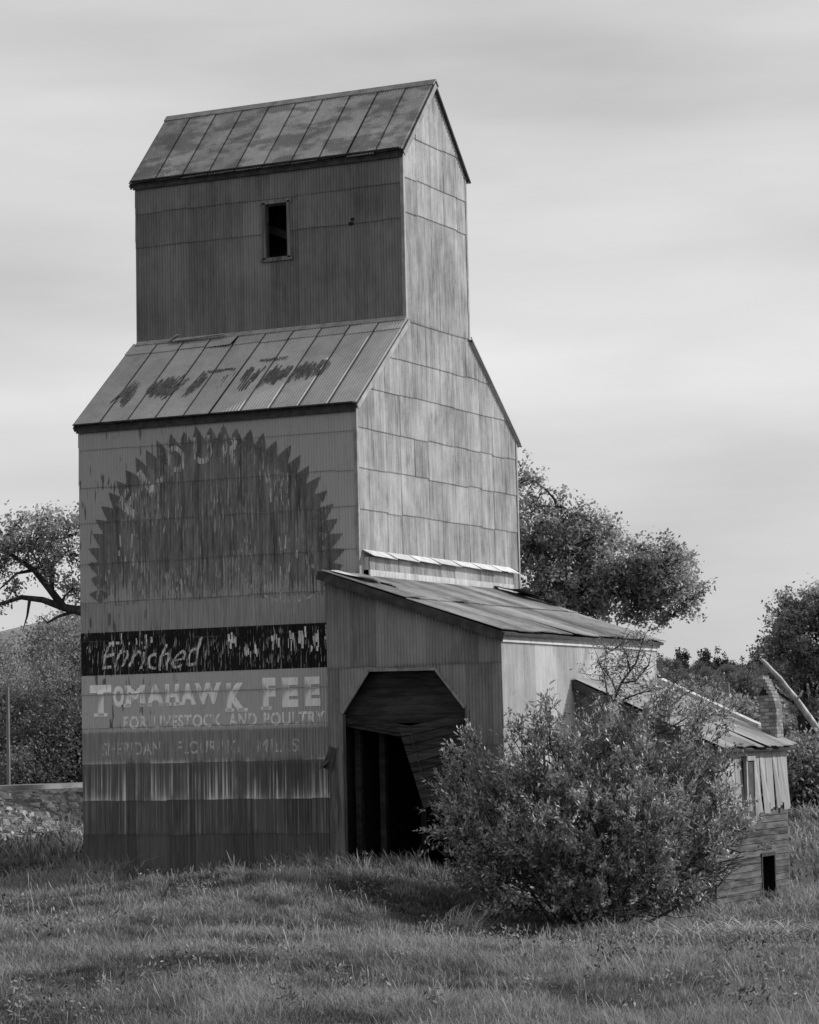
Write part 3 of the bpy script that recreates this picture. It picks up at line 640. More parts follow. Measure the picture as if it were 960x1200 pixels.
# roof: sheets run down the slope
L_ = math.hypot(1, RS); V = np.array([-1, 0, RS])/L_; Nn = np.array([RS, 0, 1])/L_
O = np.array([SX1+.16, 0, rz(SX1+.16)])+Nn*.07; LEN = (SX1+.16)*L_
r = Sheets(O, (0, 1, 0), V, Nn, SY0-.2, SY1+.1, [0, LEN*.52, LEN-.01], seed=71, jit=.035, tilt=.02, slip={(0, 2): (.03, .05), (0, 5): (.05, -.04), (0, 8): (.04, .04), (1, 0): (.1, .06), (1, 3): (.05, .05)}).build('roof', M['shedroof'], shed, None)
g = G(); A = O-Nn*.025; g.slab([A+np.array([0, SY0-.18, 0]), A+V*(LEN+.0)+np.array([0, SY0-.18, 0]), A+V*(LEN)+np.array([0, SY1+.08, 0]), A+np.array([0, SY1+.08, 0])], -Nn, .05)
g.build('roof_boards', M['trim'], r)
g = G(); P0 = O-Nn*.03; g.slab([P0+np.array([.0, SY0-.21, 0]), P0+np.array([0, SY0-.17, 0]), P0+V*(LEN+.05)+np.array([0, SY0-.17, 0]), P0+V*(LEN+.05)+np.array([0, SY0-.21, 0])], -Nn, .17); g.build('verge_board', M['trim'], shed)
g = G(); g.box(SX1+.02, SX1+.05, SY0-.02, SY1+.16, 4.24, 4.42); g.box(SX1+.05, SX1+.13, SY0-.05, SY1+.2, 4.36, 4.4); g.build('fascia', M['palet'], shed)
# loose, bent sheets lying on the roof
def bent_sheet(name, a, b, w, lift, mat, parent, curl=.12):
    a = np.array(a); b = np.array(b); d = b-a; sd_ = np.cross(d/np.linalg.norm(d), Nn); n = 10; k = 8
    Vv = []
    for i in range(n+1):
        t = i/n
        for j in range(k+1):
            q = j/k-.5; Vv.append(a+d*t+sd_*w*q+Nn*(lift+curl*(t**2)*(.6+q)+.012*math.sin(j*2.4)))
    Vv = np.array(Vv); ii = np.arange(len(Vv)).reshape(n+1, k+1)
    np_mesh(name, Vv, [np.stack([ii[:-1, :-1], ii[1:, :-1], ii[1:, 1:], ii[:-1, 1:]], -1).reshape(-1, 4)], mat, parent, np.full(len(Vv), .5), True)
def rp(x, y): return np.array([x, y, rz(x)])+Nn*.09
bent_sheet('loose_sheet', rp(.1, -1.35), rp(.95, -1.2), .5, .02, M['palet'], shed, .1)
bent_sheet('loose_sheet', rp(.35, -.6), rp(1.1, -.75), .35, .01, M['plain'], shed, .05)
bent_sheet('loose_sheet', rp(.2, 6.7), rp(1.1, 6.2), .7, .05, M['plain'], shed, .16)
bent_sheet('loose_sheet', rp(.6, 6.5), rp(1.5, 6.7), .5, .04, M['plain'], shed, .12)
# doorway trim
g = G()
for a, b in (((.34, 2.98), (.93, 3.79)), ((.93, 3.79), (2.35, 3.77)), ((2.35, 3.77), (2.95, 3.02))):
    g.bar((a[0], SY0-.02, a[1]), (b[0], SY0-.02, b[1]), .05, .035, (0, 1, 0))
g.build('doorway_trim', M['verge'], shed)
g = G(); g.box(.25, .345, SY0-.03, SY0+.1, -.3, 2.96); g.box(.04, .2, SY0-.012, SY0+.12, -.3, 2.32); g.box(.2, .247, SY0-.006, SY0+.12, -.3, 2.9); g.build('door_post', M['wood'], shed)
g = G(); g.box(2.951, 3.04, SY0-.022, SY0+.1, -.6, 2.98); g.build('door_post', M['wood'], shed)
g = G(); g.slab([(.05, SY0-.02, 2.35), (.2, SY0-.03, 2.28), (.12, SY0-.12, 1.86), (-.08, SY0-.1, 1.95)], (0, -.012, 0)); g.slab([(-.12, SY0-.08, 1.98), (.1, SY0-.14, 2.1), (.08, SY0-.2, 2.02), (-.1, SY0-.2, 1.9)], (0, -.01, 0)); g.build('torn_sheet', M['trim'], shed)
# boards inside the head of the doorway, plank and fallen door
g = G(); z = 2.76
while z < 3.85:
    g.box(.2, 3.2, SY0+.24, SY0+.27, z, z+.17); z += .175
g.build('head_boards', M['darkwood'], shed)
def inner(x, y, yy_): return on(x, y, 1, yy_)
g = G(); a, b = inner(404, 843, SY0+.16), inner(483, 856, SY0+.1); g.bar(a, b, .05, .16, (0, 0, 1)); a, b = inner(404, 848, SY0+.2), inner(470, 860, SY0+.2); g.bar(a, b, .04, .1); g.build('fallen_plank', M['doorwood'], shed)
c = [inner(467, 853, SY0+.02), inner(546, 836, SY0+.12), inner(556, 925, SY0+.2), inner(497, 948, SY0-.0)]
g = G(); n = 9
for i in range(n):
    t0, t1 = i/n+.004, (i+1)/n-.004; j = random.uniform(-.006, .006)
    q = [c[0]*(1-t0)+c[3]*t0, c[1]*(1-t0)+c[2]*t0, c[1]*(1-t1)+c[2]*t1, c[0]*(1-t1)+c[3]*t1]
    g.slab([p+np.array([0, j, 0]) for p in q], (0, .03, 0))
do = g.build('fallen_door', M['doorwood'], shed); do['label'] = 'broken plank door hanging askew in the doorway'
g = G(); g.bar(c[0]*.85+c[1]*.15+[0, .05, 0], c[3]*.85+c[2]*.15+[0, .05, 0], .03, .12, (0, 1, 0)); g.build('door_brace', M['doorwood'], do)
g = G()
for x, y_ in ((.75, -.6), (1.15, .4), (.42, -1.0), (1.9, 2.5)): g.box(x-.06, x+.06, y_-.06, y_+.06, -.3, rz(x)-.05)
g.build('inner_post', M['darkwood'], shed)
g = G(); g.box(.06, 3.6, 3.4, 3.45, -.5, 4.4); g.box(.2, .24, -1.2, 3.3, -.3, 5); g.build('inner_boards', M['soot_shade'], shed)  # added behind the doorway, interior darkness put into their colour

# ------------------------------------------------------------------ lean-to
LX1, LY0, LY1 = 6.6, 2.05, 6.7
LS = .475
def lz(x): return 3.56-LS*(x-SX1)
lean = thing('lean_to_shed', 'low lean-to with pale tin roof, flared tin strips and a broken chimney', 'shed', (5.1, 4.4, -.8))
g = G(); x = SX1+.03
while x < LX1-.03:
    w = min(.21, LX1-.03-x); zt = lz(x+w)-.06
    g.hexa([(x, LY0, -1.2), (x+w-.006, LY0, -1.2), (x+w-.006, LY0+.03, -1.2), (x, LY0+.03, -1.2), (x, LY0, lz(x)-.04), (x+w-.006, LY0, zt), (x+w-.006, LY0+.03, zt), (x, LY0+.03, lz(x)-.04)]); x += w
g.build('front_wall', M['wood'], lean)
g = G(); g.box(SX1+.03, LX1, LY1-.03, LY1, -1.2, 2.15); g.hexa([(SX1+.03, LY1-.03, 2.15), (LX1, LY1-.03, 2.15), (LX1, LY1, 2.15), (SX1+.03, LY1, 2.15), (SX1+.03, LY1-.03, lz(SX1)-.05), (LX1, LY1-.03, 2.16), (LX1, LY1, 2.16), (SX1+.03, LY1, lz(SX1)-.05)]); g.build('back_wall', M['wood'], lean)
# board siding of the outer wall with a doorway in it
da, db = on(893, 1003, 0, LX1), on(907, 1003, 0, LX1); ya, yb = da[1], db[1]; zt = on(900, 1003, 0, LX1)[2]
g = G(); z = -1.3
while z < 2.0:
    hgt = .135
    if z < zt:
        g.box(LX1-.035, LX1+random.uniform(-.004, .006), LY0+.03, ya, z, z+hgt-.012); g.box(LX1-.035, LX1+random.uniform(-.004, .006), yb, LY1-.03, z, z+hgt-.012)
    else: g.box(LX1-.035, LX1+random.uniform(-.012, .01), LY0+.03, LY1-.03, z, z+hgt-.012)
    z += hgt
sw = g.build('siding_wall', M['siding'], lean)
g = G(); g.box(LX1-.03, LX1+.015, ya-.06, ya, -1.2, zt+.05); g.box(LX1-.03, LX1+.015, yb, yb+.06, -1.2, zt+.05); g.box(LX1-.03, LX1+.02, ya-.06, yb+.06, zt, zt+.07); g.build('doorway_frame', M['darkwood'], lean)
g = G(); g.box(LX1-.9, LX1-.86, ya-.8, yb+.8, -1.2, 1.2); g.build('inner_wall', M['soot_shade'], lean)  # dark sheet behind the doorway, the shade inside painted as its colour
g = G(); y = LY0+.05; zb = .9
while y < LY1-.05:
    w = random.uniform(.13, .22); w = min(w, LY1-.02-y); fl = random.choice([.02, .04, .08, .14]); b0 = zb+random.uniform(-.12, .1); d = random.uniform(-.015, .02)
    g.slab([(LX1+.02, y, 2.08), (LX1+.02, y+w-.012, 2.08), (LX1+.03+fl, y+w-.03+d, b0+random.uniform(-.04, .03)), (LX1+.03+fl*.5, y+.01+d, b0)], (.006, 0, 0)); y += w
g.build('tin_strips', M['tin'], lean)
# small boarded window hung in a pale frame
wa, wb = on(881, 888, 0, LX1+.25), on(892, 964, 0, LX1+.25)
g = G(); g.box(LX1+.1, LX1+.135, wa[1]+.02, wb[1]-.02, wb[2]+.03, wa[2]-.06); wpo = g.build('window_panel', M['trim'], lean)
g = G(); g.box(LX1+.09, LX1+.155, wa[1]-.05, wa[1]+.02, wb[2]-.06, wa[2]); g.box(LX1+.09, LX1+.155, wb[1]-.02, wb[1]+.04, wb[2], wa[2]); g.box(LX1+.05, LX1+.17, wa[1]-.03, wb[1]+.03, wa[2]-.06, wa[2]+.03); g.box(LX1+.09, LX1+.155, wa[1], wb[1], wb[2]-.03, wb[2]+.04); g.build('window_frame', M['verge'], wpo)
# roof
L_ = math.hypot(1, LS); V = np.array([-1, 0, LS])/L_; Nn2 = np.array([LS, 0, 1])/L_
O = np.array([LX1+.24, 0, lz(LX1+.24)])+Nn2*.05; LEN = (LX1+.24-SX1-.03)*L_
r = Sheets(O, (0, 1, 0), V, Nn2, LY0-.12, LY1+.12, [0, LEN*.45, LEN], seed=81, jit=.05, tilt=.03, sw=6, slip={(0, 3): (.06, .08), (0, 6): (.04, -.05)}).build('roof', M['leanroof'], lean)
g = G(); A = O-Nn2*.03; g.slab([A+np.array([0, LY0-.1, 0]), A+V*LEN+np.array([0, LY0-.1, 0]), A+V*LEN+np.array([0, LY1+.1, 0]), A+np.array([0, LY1+.1, 0])], -Nn2, .05); g.build('roof_boards', M['trim'], r)
g = G(); P0 = O-Nn2*.03; g.slab([P0+np.array([0, LY0-.14, 0]), P0+np.array([0, LY0-.1, 0]), P0+V*LEN+np.array([0, LY0-.1, 0]), P0+V*LEN+np.array([0, LY0-.14, 0])], -Nn2, .15); g.build('verge_board', M['trim'], lean)
a = np.array([SX1+.1, LY1-.02, lz(SX1+.1)])+Nn2*.12; b = np.array([6.0, LY1+.02, lz(6.0)])+Nn2*.12
g = G(); g.bar(a, b, .3, .05, Nn2); g.bar(a+[0, -.17, -.02], b+[0, -.17, -.02], .05, .09, Nn2); g.build('verge_cap', M['palet'], lean)
# broken chimney, bending at the top
ch0, ch1, cy0, cy1 = 6.22, 6.56, 6.3, 6.72
def bend(z): t = max(0, z-2.75); return -.4*t*t-.02*t
def stack(g, xa, xb, ya_, yb_, z0, z1, dz=.075):
    z = z0
    while z < z1:
        o0 = random.uniform(-.006, .006); b = bend(z)
        g.box(xa+b+o0, xb+b+o0, ya_+o0, yb_+o0*.5, z, min(z+dz-.002, z1)); z += dz
chim = thing('brick_chimney', 'broken brick chimney with a bent sunlit edge on the lean-to roof', 'chimney', (6.13, 6.35, 2.2)); COL.objects.unlink(chim); bpy.data.objects.remove(chim)
g = G(); zt_ = 3.75
stack(g, ch1-.1, ch1, cy0, cy1, 1.9, 3.62); stack(g, ch0, ch1-.1, cy1-.1, cy1, 1.9, 3.4); stack(g, ch0, ch1-.1, cy0, cy0+.1, 1.9, 3.2); stack(g, ch0, ch0+.1, cy0+.1, cy1-.1, 1.9, 3.2)
co_ = g.build('chimney', M['brick'], lean)
g = G(); b = bend(3.2)-.02; DZ = -.42; g.hexa([(ch0+.02+b, cy0+.08, 3.6+DZ), (ch1-.1+b, cy0+.08, 3.6+DZ), (ch1-.12+b, cy1-.12, 3.6+DZ), (ch0+.04+b, cy1-.12, 3.6+DZ), (ch0+.16+b, cy0+.16, 3.85+DZ), (ch1-.12+b, cy0+.14, 3.88+DZ), (ch1-.12+b, cy1-.14, 3.88+DZ), (ch0+.18+b, cy1-.16, 3.82+DZ)]); g.build('sooty_flue', M['soot_shade'], co_)

# ------------------------------------------------------------------ plants
def leaf_quads(C, size, rng, aspect=.45, dirs=None, up=.5, tone=None, sizevar=.35):
    n = len(C)
    d = rng.normal(size=(n, 3)) if dirs is None else dirs+rng.normal(size=(n, 3))*.55
    d /= np.linalg.norm(d, axis=1)[:, None]
    nr = rng.normal(size=(n, 3)); nr[:, 2] = np.abs(nr[:, 2])+up; s = np.cross(d, nr); s /= np.linalg.norm(s, axis=1)[:, None]+1e-9
    L = size*(1+rng.uniform(-sizevar, sizevar, n))[:, None]; w = L*aspect*.5
    Vv = np.stack([C, C+d*L*.5+s*w, C+d*L, C+d*L*.5-s*w], 1).reshape(-1, 3)
    Fq = np.arange(4*n).reshape(n, 4)
    t = rng.random(n) if tone is None else np.clip(tone+rng.uniform(-.25, .25, n), 0, 1)
    return Vv, Fq, np.repeat(t, 4)
def in_lobes(lobes, n, rng, shell=.45):
    w = np.array([l[1]**2.3 for l in lobes]); k = rng.choice(len(lobes), n, p=w/w.sum())
    d = rng.normal(size=(n, 3)); d /= np.linalg.norm(d, axis=1)[:, None]
    rr = rng.random(n)**shell
    C = np.array([l[0] for l in lobes])[k]; r = np.array([l[1] for l in lobes])[k]; sq = np.array([l[2] if len(l) > 2 else .85 for l in lobes])[k]
    r = r*(.55+.8*vnoise(d[:, 0]*1.7+k*3.1, d[:, 2]*1.7+d[:, 1]*1.3, 77))
    P = C+d*(r*rr)[:, None]*np.stack([np.ones(n), np.ones(n), sq], 1)
    return P, C, d
def make_tree(name, label, cat, base, lobes, clusters, leaves, size, leafm, seed, group=None, trunk_r=.3, sig=.3, fork=.35, limbs=None, barkm=None, twig=True, shell=.45, trunk=True, aspect=.6, sat=0, sprig=0):
    rng = np.random.default_rng(seed); base = np.array(base, float)
    root = thing(name, label, cat, base, group)
    tb = Tubes(); cen = np.mean([l[0] for l in lobes], axis=0)
    if trunk:
        f = base+(np.array([cen[0], cen[1], cen[2]])-base)*fork; f[:2] = base[:2]*.6+f[:2]*.4
        tb.add(curve(base-[0, 0, .3], f, .05, 7, rng), trunk_r, trunk_r*.72, 8)
    for pts, r0, r1 in (limbs or []): tb.add(pts, r0, r1, 7)
    nodes = np.concatenate([l[0] for l in limbs]) if limbs else None
    if trunk:
        for l in lobes:
            if nodes is None: tb.add(curve(f+rng.normal(size=3)*.1, l[0], .1, 8, rng, .06), trunk_r*.45, trunk_r*.1, 6)
            else:
                a_ = nodes[np.argmin(np.linalg.norm(nodes-l[0], axis=1))]; tb.add(curve(a_, l[0], .12, 6, rng), trunk_r*.13, trunk_r*.05, 5)
    if sat:
        ex = []
        for l in lobes:
            for _ in range(sat):
                d = rng.normal(size=3); d[2] = abs(d[2])*.8; d /= np.linalg.norm(d); ex.append((l[0]+d*l[1]*rng.uniform(.85, 1.15), l[1]*rng.uniform(.25, .42), 1.))
        lobes = list(lobes)+ex
    P, C, d = in_lobes(lobes, clusters, rng, shell)
    if twig:
        for i in range(min(len(P), 900)):
            tb.add(curve(C[i]+(P[i]-C[i])*.15, P[i], .1, 4, rng), trunk_r*.07, trunk_r*.02, 3)
    tb.build('trunk', barkm or M['bark'], root)
    n = clusters*leaves; k = np.repeat(np.arange(clusters), leaves)
    if sprig:
        dd_ = np.array([P[i]-C[i] for i in range(clusters)]); dd_ /= np.linalg.norm(dd_, axis=1)[:, None]+1e-9; ax = dd_*.75+rng.normal(size=(clusters, 3))*.5+[0, 0, .35]; ax /= np.linalg.norm(ax, axis=1)[:, None]
        LC = P[k]+ax[k]*((rng.random(n)-.4)*sprig*rng.uniform(.6, 1.3, clusters)[k])[:, None]+rng.normal(size=(n, 3))*sig
    else: LC = P[k]+rng.normal(size=(n, 3))*sig*np.array([1, 1, .8])
    tone = rng.random(clusters)[k]*.7+.15
    v, q, t = leaf_quads(LC, size, rng, aspect, None, .5, tone)
    np_mesh('crown', v, [q], leafm, root, t)
    return root
def lob(x, y, dp, r, sq=.85): return (px(x, y, dp), r, sq)
def ground_at(x, dp, y=900):
    p = px(x, y, dp); return np.array([p[0], p[1], float(gz(p[0], p[1]))])

# cottonwood behind the elevator, right
dp = 78
lb = [lob(628, 590, dp, .75), lob(618, 640, dp, 1.1), lob(655, 640, dp, 1.05), lob(690, 640, dp+1, .95), lob(655, 690, dp, 1.2), lob(705, 680, dp, 1.2), lob(735, 670, dp, .9), lob(770, 668, dp-1, .95), lob(755, 700, dp, .9), lob(795, 680, dp, .75), lob(805, 705, dp-1, .6), lob(665, 605, dp, .6), lob(712, 625, dp, .55), lob(640, 720, dp, .9), lob(690, 715, dp, .9), lob(560, 640, dp+2, 1.6), lob(520, 660, dp+2, 1.5), lob(740, 720, dp, .55), lob(775, 725, dp-1, .35), lob(628, 565, dp, .4)]
make_tree('cottonwood_tree', 'broad leafy cottonwood tree rising behind the right side of the elevator, over the shed roof', 'tree', ground_at(585, dp), lb, 1250, 44, .115, M['cotton'], 101, 'large trees around the elevator', .45, .085, .4, sat=5, shell=.55, sprig=.75,
          limbs=[(np.array([px(600, 715, dp), px(650, 690, dp-.5), px(700, 690, dp), px(745, 700, dp-.5), px(790, 722, dp-.5)]), .2, .04), (np.array([px(740, 690, dp), px(775, 700, dp), px(800, 690, dp)]), .1, .03), (np.array([px(600, 640, dp), px(640, 630, dp), px(665, 605, dp)]), .15, .03)])
# left tree: limb reaching out from behind the elevator
dp = 76
lb = [lob(60, 625, dp, .75), lob(80, 650, dp, .8), lob(35, 640, dp, .85), lob(10, 650, dp, .8), lob(50, 665, dp, .7), lob(80, 620, dp, .55), lob(-15, 665, dp, .9), lob(15, 690, dp, .5), lob(-40, 640, dp, 1.0), lob(150, 630, dp+1, 1.4), lob(190, 660, dp+1, 1.2), lob(85, 690, dp, .5), lob(20, 615, dp, .4), lob(-10, 700, dp, .5)]
make_tree('cottonwood_tree', 'open branched tree with a drooping dark limb reaching left from behind the elevator', 'tree', ground_at(240, dp), lb, 560, 34, .1, M['cotton'], 102, 'large trees around the elevator', .4, .085, .4, sat=5, shell=.6, sprig=.7,
          limbs=[(np.array([px(235, 790, dp), px(190, 755, dp), px(150, 735, dp), px(95, 716, dp), px(75, 712, dp), px(58, 690, dp), px(40, 668, dp), px(10, 648, dp), px(-20, 640, dp)]), .2, .04), (np.array([px(75, 712, dp), px(50, 703, dp), px(25, 700, dp), px(0, 708, dp), px(-30, 705, dp)]), .11, .03), (np.array([px(60, 692, dp), px(62, 660, dp), px(75, 630, dp)]), .09, .02), (np.array([px(92, 715, dp), px(70, 722, dp), px(55, 730, dp), px(48, 722, dp)]), .06, .015), (np.array([px(35, 702, dp), px(32, 722, dp), px(27, 738, dp)]), .05, .01), (np.array([px(40, 668, dp), px(20, 672, dp), px(0, 690, dp)]), .06, .02)])
# far right tree
dp = 100
lb = [lob(925, 715, dp, .9), lob(950, 700, dp, .9), lob(915, 745, dp, .8), lob(945, 740, dp, 1.1), lob(975, 720, dp, 1.3), lob(930, 780, dp, .9), lob(965, 770, dp, 1.1), lob(900, 752, dp, .45), lob(990, 760, dp, 1.3), lob(1000, 700, dp, 1.2), lob(950, 810, dp, .7), lob(920, 690, dp, .45), lob(905, 775, dp, .4)]
make_tree('cottonwood_tree', 'dark leafy tree at the right edge, behind the brick chimney and the leaning dead trunk', 'tree', ground_at(948, dp), [(l[0]-np.array([0, 0, .55]), l[1]*.86) for l in lb], 820, 44, .13, M['cotton'], 103, 'large trees around the elevator', .22, .1, .45, sat=5, shell=.6, sprig=.85)
tb = Tubes(); tb.add(np.array([px(892, 773, 96), px(897, 777, 96), px(905, 786, 96), px(914, 795, 96), px(922, 806, 96.2), px(933, 819, 96.3), px(945, 836, 96.4), px(960, 857, 96.5), px(976, 880, 97)]), .06, .14, 8); tb.add(np.array([px(932, 821, 96.3), px(938, 815, 96), px(941, 809, 96)]), .06, .03, 6)
tag(tb.build('dead_trunk', M['deadwood']), 'bleached dead trunk leaning in front of the far right tree', 'dead tree')
# distant utility pole, and near-left post
def pole(x, ytop, dp, label, r, arm=None):
    b = ground_at(x, dp); t = px(x, ytop, dp); tb = Tubes(); tb.add(np.array([b-[0, 0, .2], (b+[b[0], b[1], t[2]])/2, [b[0], b[1], t[2]]]), r, r*.8, 8)
    root = thing('utility_pole', label, 'pole', b, 'poles behind the railway'); tb.build('shaft', M['pole'], root)
    if arm: g = G(); c = np.array([b[0], b[1], t[2]-arm[1]]); g.bar(c-CR*arm[0], c+CR*arm[0], .12, .12); g.build('crossarm', M['pole'], root)
pole(10, 806, 92, 'slim pale wooden pole at the left edge, in front of the shrubs', .07)
pole(856, 800, 150, 'distant utility pole with a crossarm before the wooded hill', .12, (.7, .6))
# small white building glimpsed far left
b = ground_at(2, 120); root = thing('white_outbuilding', 'low white outbuilding half hidden by shrubs at the far left edge', 'building', b)
g = G(); x, y, z = b; g.box(x-3, x+1.0, y, y+4, z-.3, z+2.4); g.build('wall', M['farwall'], root)
g = G(); g.slab([(x-3.2, y-.2, z+2.4), (x+1.2, y-.2, z+2.4), (x+1.2, y+2, z+3.4), (x-3.2, y+2, z+3.4)], (0, 0, .06)); g.slab([(x-3.2, y+4.2, z+2.4), (x+1.2, y+4.2, z+2.4), (x+1.2, y+2, z+3.4), (x-3.2, y+2, z+3.4)], (0, 0, .06)); g.build('roof', M['trim'], root)

# hills far behind, as real ground rising away
HX = np.linspace(-500, 1500, 160); HD = np.linspace(170, 1200, 60)
prof_x = [-500, -60, 0, 70, 160, 300, 600, 770, 830, 890, 960, 1100, 1500]; prof_y = [800, 770, 748, 733, 752, 790, 812, 812, 809, 810, 816, 822, 830]
def hill_z(x, dpth):
    yh = 871-(np.asarray(x)-480)*math.tan(-ROLL) ; hgt = (yh-np.interp(x, prof_x, prof_y))/F*520
    d = np.asarray(dpth, float); return 2.37+hgt*ss(180, 520, d)*(1-.0*d)-2.2*(1-ss(180, 420, d))+.003*(d-520)*(d > 520)
A, B = np.meshgrid(HX, HD, indexing='ij'); P = np.stack([px(a, 871, d) for a, d in zip(A.ravel(), B.ravel())]); P[:, 2] = hill_z(A.ravel(), B.ravel())+(vnoise(P[:, 0]*.02, P[:, 1]*.02, 6)-.5)*3
P[:, 2] += 8*(vnoise(P[:, 0]*.004, P[:, 1]*.004, 7)-.5)*ss(300, 600, B.ravel())*0
gi = np.arange(A.size).reshape(A.shape)
o = np_mesh('hills', P, [np.stack([gi[:-1, :-1], gi[1:, :-1], gi[1:, 1:], gi[:-1, 1:]], -1).reshape(-1, 4)], M['hill'], smooth=True); tag(o, 'low grassy hills along the horizon', 'hills', kind='structure')

# prototypes of the far trees, copied over the hillside and along the railway
def proto_tree(name, label, cat, h, w, leafm, seed, group, size, clusters=150, leaves=26, conic=False):
    rng = np.random.default_rng(seed)
    if conic: lb = [(np.array([0, 0, h*t]), w*(1.02-t)*.62+.12, .9) for t in np.linspace(.14, .96, 9)]
    else:
        lb = [(np.array([rng.normal()*w*.28, rng.normal()*w*.28, h*rng.uniform(.35, .85)]), w*rng.uniform(.22, .36), 1.1) for _ in range(9)]
        lb.append((np.array([0, 0, h*.86]), w*.22, 1.2))
    return make_tree(name, label, cat, (0, 0, 0), lb, clusters, leaves, size, leafm, seed, group, .02*h+.04, .09*w, .3, twig=not conic, aspect=.7)
gh = 'trees on the far wooded hillside'
pale = [proto_tree('hillside_tree', 'pale leafy tree in the wood on the far hillside', 'tree', 10, 6, M['hillleaf'], 200+i, gh, .34, 240, 34) for i in range(3)]
con = [proto_tree('conifer_tree', 'dark conifer on the crest of the far hillside', 'tree', 11, 5, M['conifer'], 210+i, 'conifers on the far crest', .6, 160, 22, True) for i in range(2)]
rg = random.Random(9)
def place(protos, used, p, sc):
    left = [k for k in range(len(protos)) if k not in used]; i = left[0] if left else rg.randrange(len(protos)); pr = protos[i]; s_ = (sc, sc, sc*rg.uniform(.85, 1.2)); rot = rg.uniform(0, 6.28)
    if i not in used:
        used.add(i); pr.location = p; pr.rotation_euler = (0, 0, rot); pr.scale = s_; return pr
    return copy_thing(pr, p, rot, s_)
up_, uc_ = set(), set()
def hill_pt(x, d): q = px(x, 871, d); return (q[0], q[1], float(hill_z(x, d))-.2)
for d in (520, 470, 420, 370, 320, 270, 225):
    n = 17 if d < 500 else 10
    for i in range(n):
        x = 745+(i+rg.uniform(-.4, .4))*240/n
        place(pale, up_, hill_pt(x, d+rg.uniform(-18, 18)), rg.uniform(.5, .85)*(.55 if d > 450 else .66))
for i in range(80):
    x = 755+rg.uniform(0, 230); place(con, uc_, hill_pt(x, rg.uniform(490, 535)), rg.uniform(.45, .72))
for i in range(40):
    place(pale, up_, hill_pt(985+rg.uniform(0, 380), rg.uniform(230, 520)), rg.uniform(.4, .6))
for i in range(16):
    place(con, uc_, hill_pt(rg.uniform(770, 850), rg.uniform(440, 500)), rg.uniform(.3, .45))
gs = 'trees and shrubs beyond the railway at the left'
wil = [proto_tree('willow_tree', 'pale slender willow beyond the railway, left of the elevator', 'tree', 6.5, 3.6, M['willow'], 220+i, gs, .115, 380, 56) for i in range(3)]
shr = [proto_tree('wild_shrub', 'low dark shrub at the foot of the willows beyond the railway', 'shrub', 2.6, 2.8, M['shrub'], 230+i, gs, .1, 300, 50) for i in range(2)]
uw, us = set(), set()
for x, d, sc in ((-30, 118, 1), (5, 124, .95), (30, 120, 1.02), (52, 112, .96), (72, 120, .98), (95, 116, 1.0), (20, 108, .72), (62, 104, .75), (88, 106, .8), (120, 118, 1), (150, 120, 1), (40, 130, 1.1), (80, 132, 1.12), (60, 128, 1.1), (20, 128, 1.08), (90, 126, 1.1), (0, 133, 1), (-50, 125, 1)):
    p = ground_at(x, d); place(wil, uw, p, sc*rg.uniform(.92, 1.06))
for x, d, sc in ((60, 98, 1.0), (78, 96, 1.15), (92, 97, 1.1), (45, 99, .7), (-5, 98, .8), (105, 97, 1), (70, 100, 1.35), (90, 101, 1.4), (35, 100, .6), (8, 101, .7)):
    place(shr, us, ground_at(x, d), sc)
bl = proto_tree('blossoming_shrub', 'small whitish blossoming shrub beside the pale pole at the left edge', 'shrub', 2.0, 1.7, M['blossom'], 240, None, .14, 220, 24); bl.location = ground_at(24, 95)
s2 = 'shrubs below the far right tree'
sh2 = [proto_tree('wild_shrub', 'grey green shrub below the far right tree', 'shrub', 2.0, 2.6, M['willow'], 250+i, s2, .16, 240, 26) for i in range(2)]; u2 = set()
for x, d, sc in ((905, 108, .9), (928, 104, .95), (945, 103, .8), (962, 104, 1), (885, 120, 1.1), (985, 106, 1), (860, 125, 1.2), (935, 118, 1.2), (915, 120, 1.4), (955, 122, 1.5), (835, 130, 1.3), (810, 130, 1.3), (980, 124, 1.4), (940, 94, .85), (956, 93.5, .8), (972, 94, .9), (925, 95, .75)): place(sh2, u2, ground_at(x, d), sc)

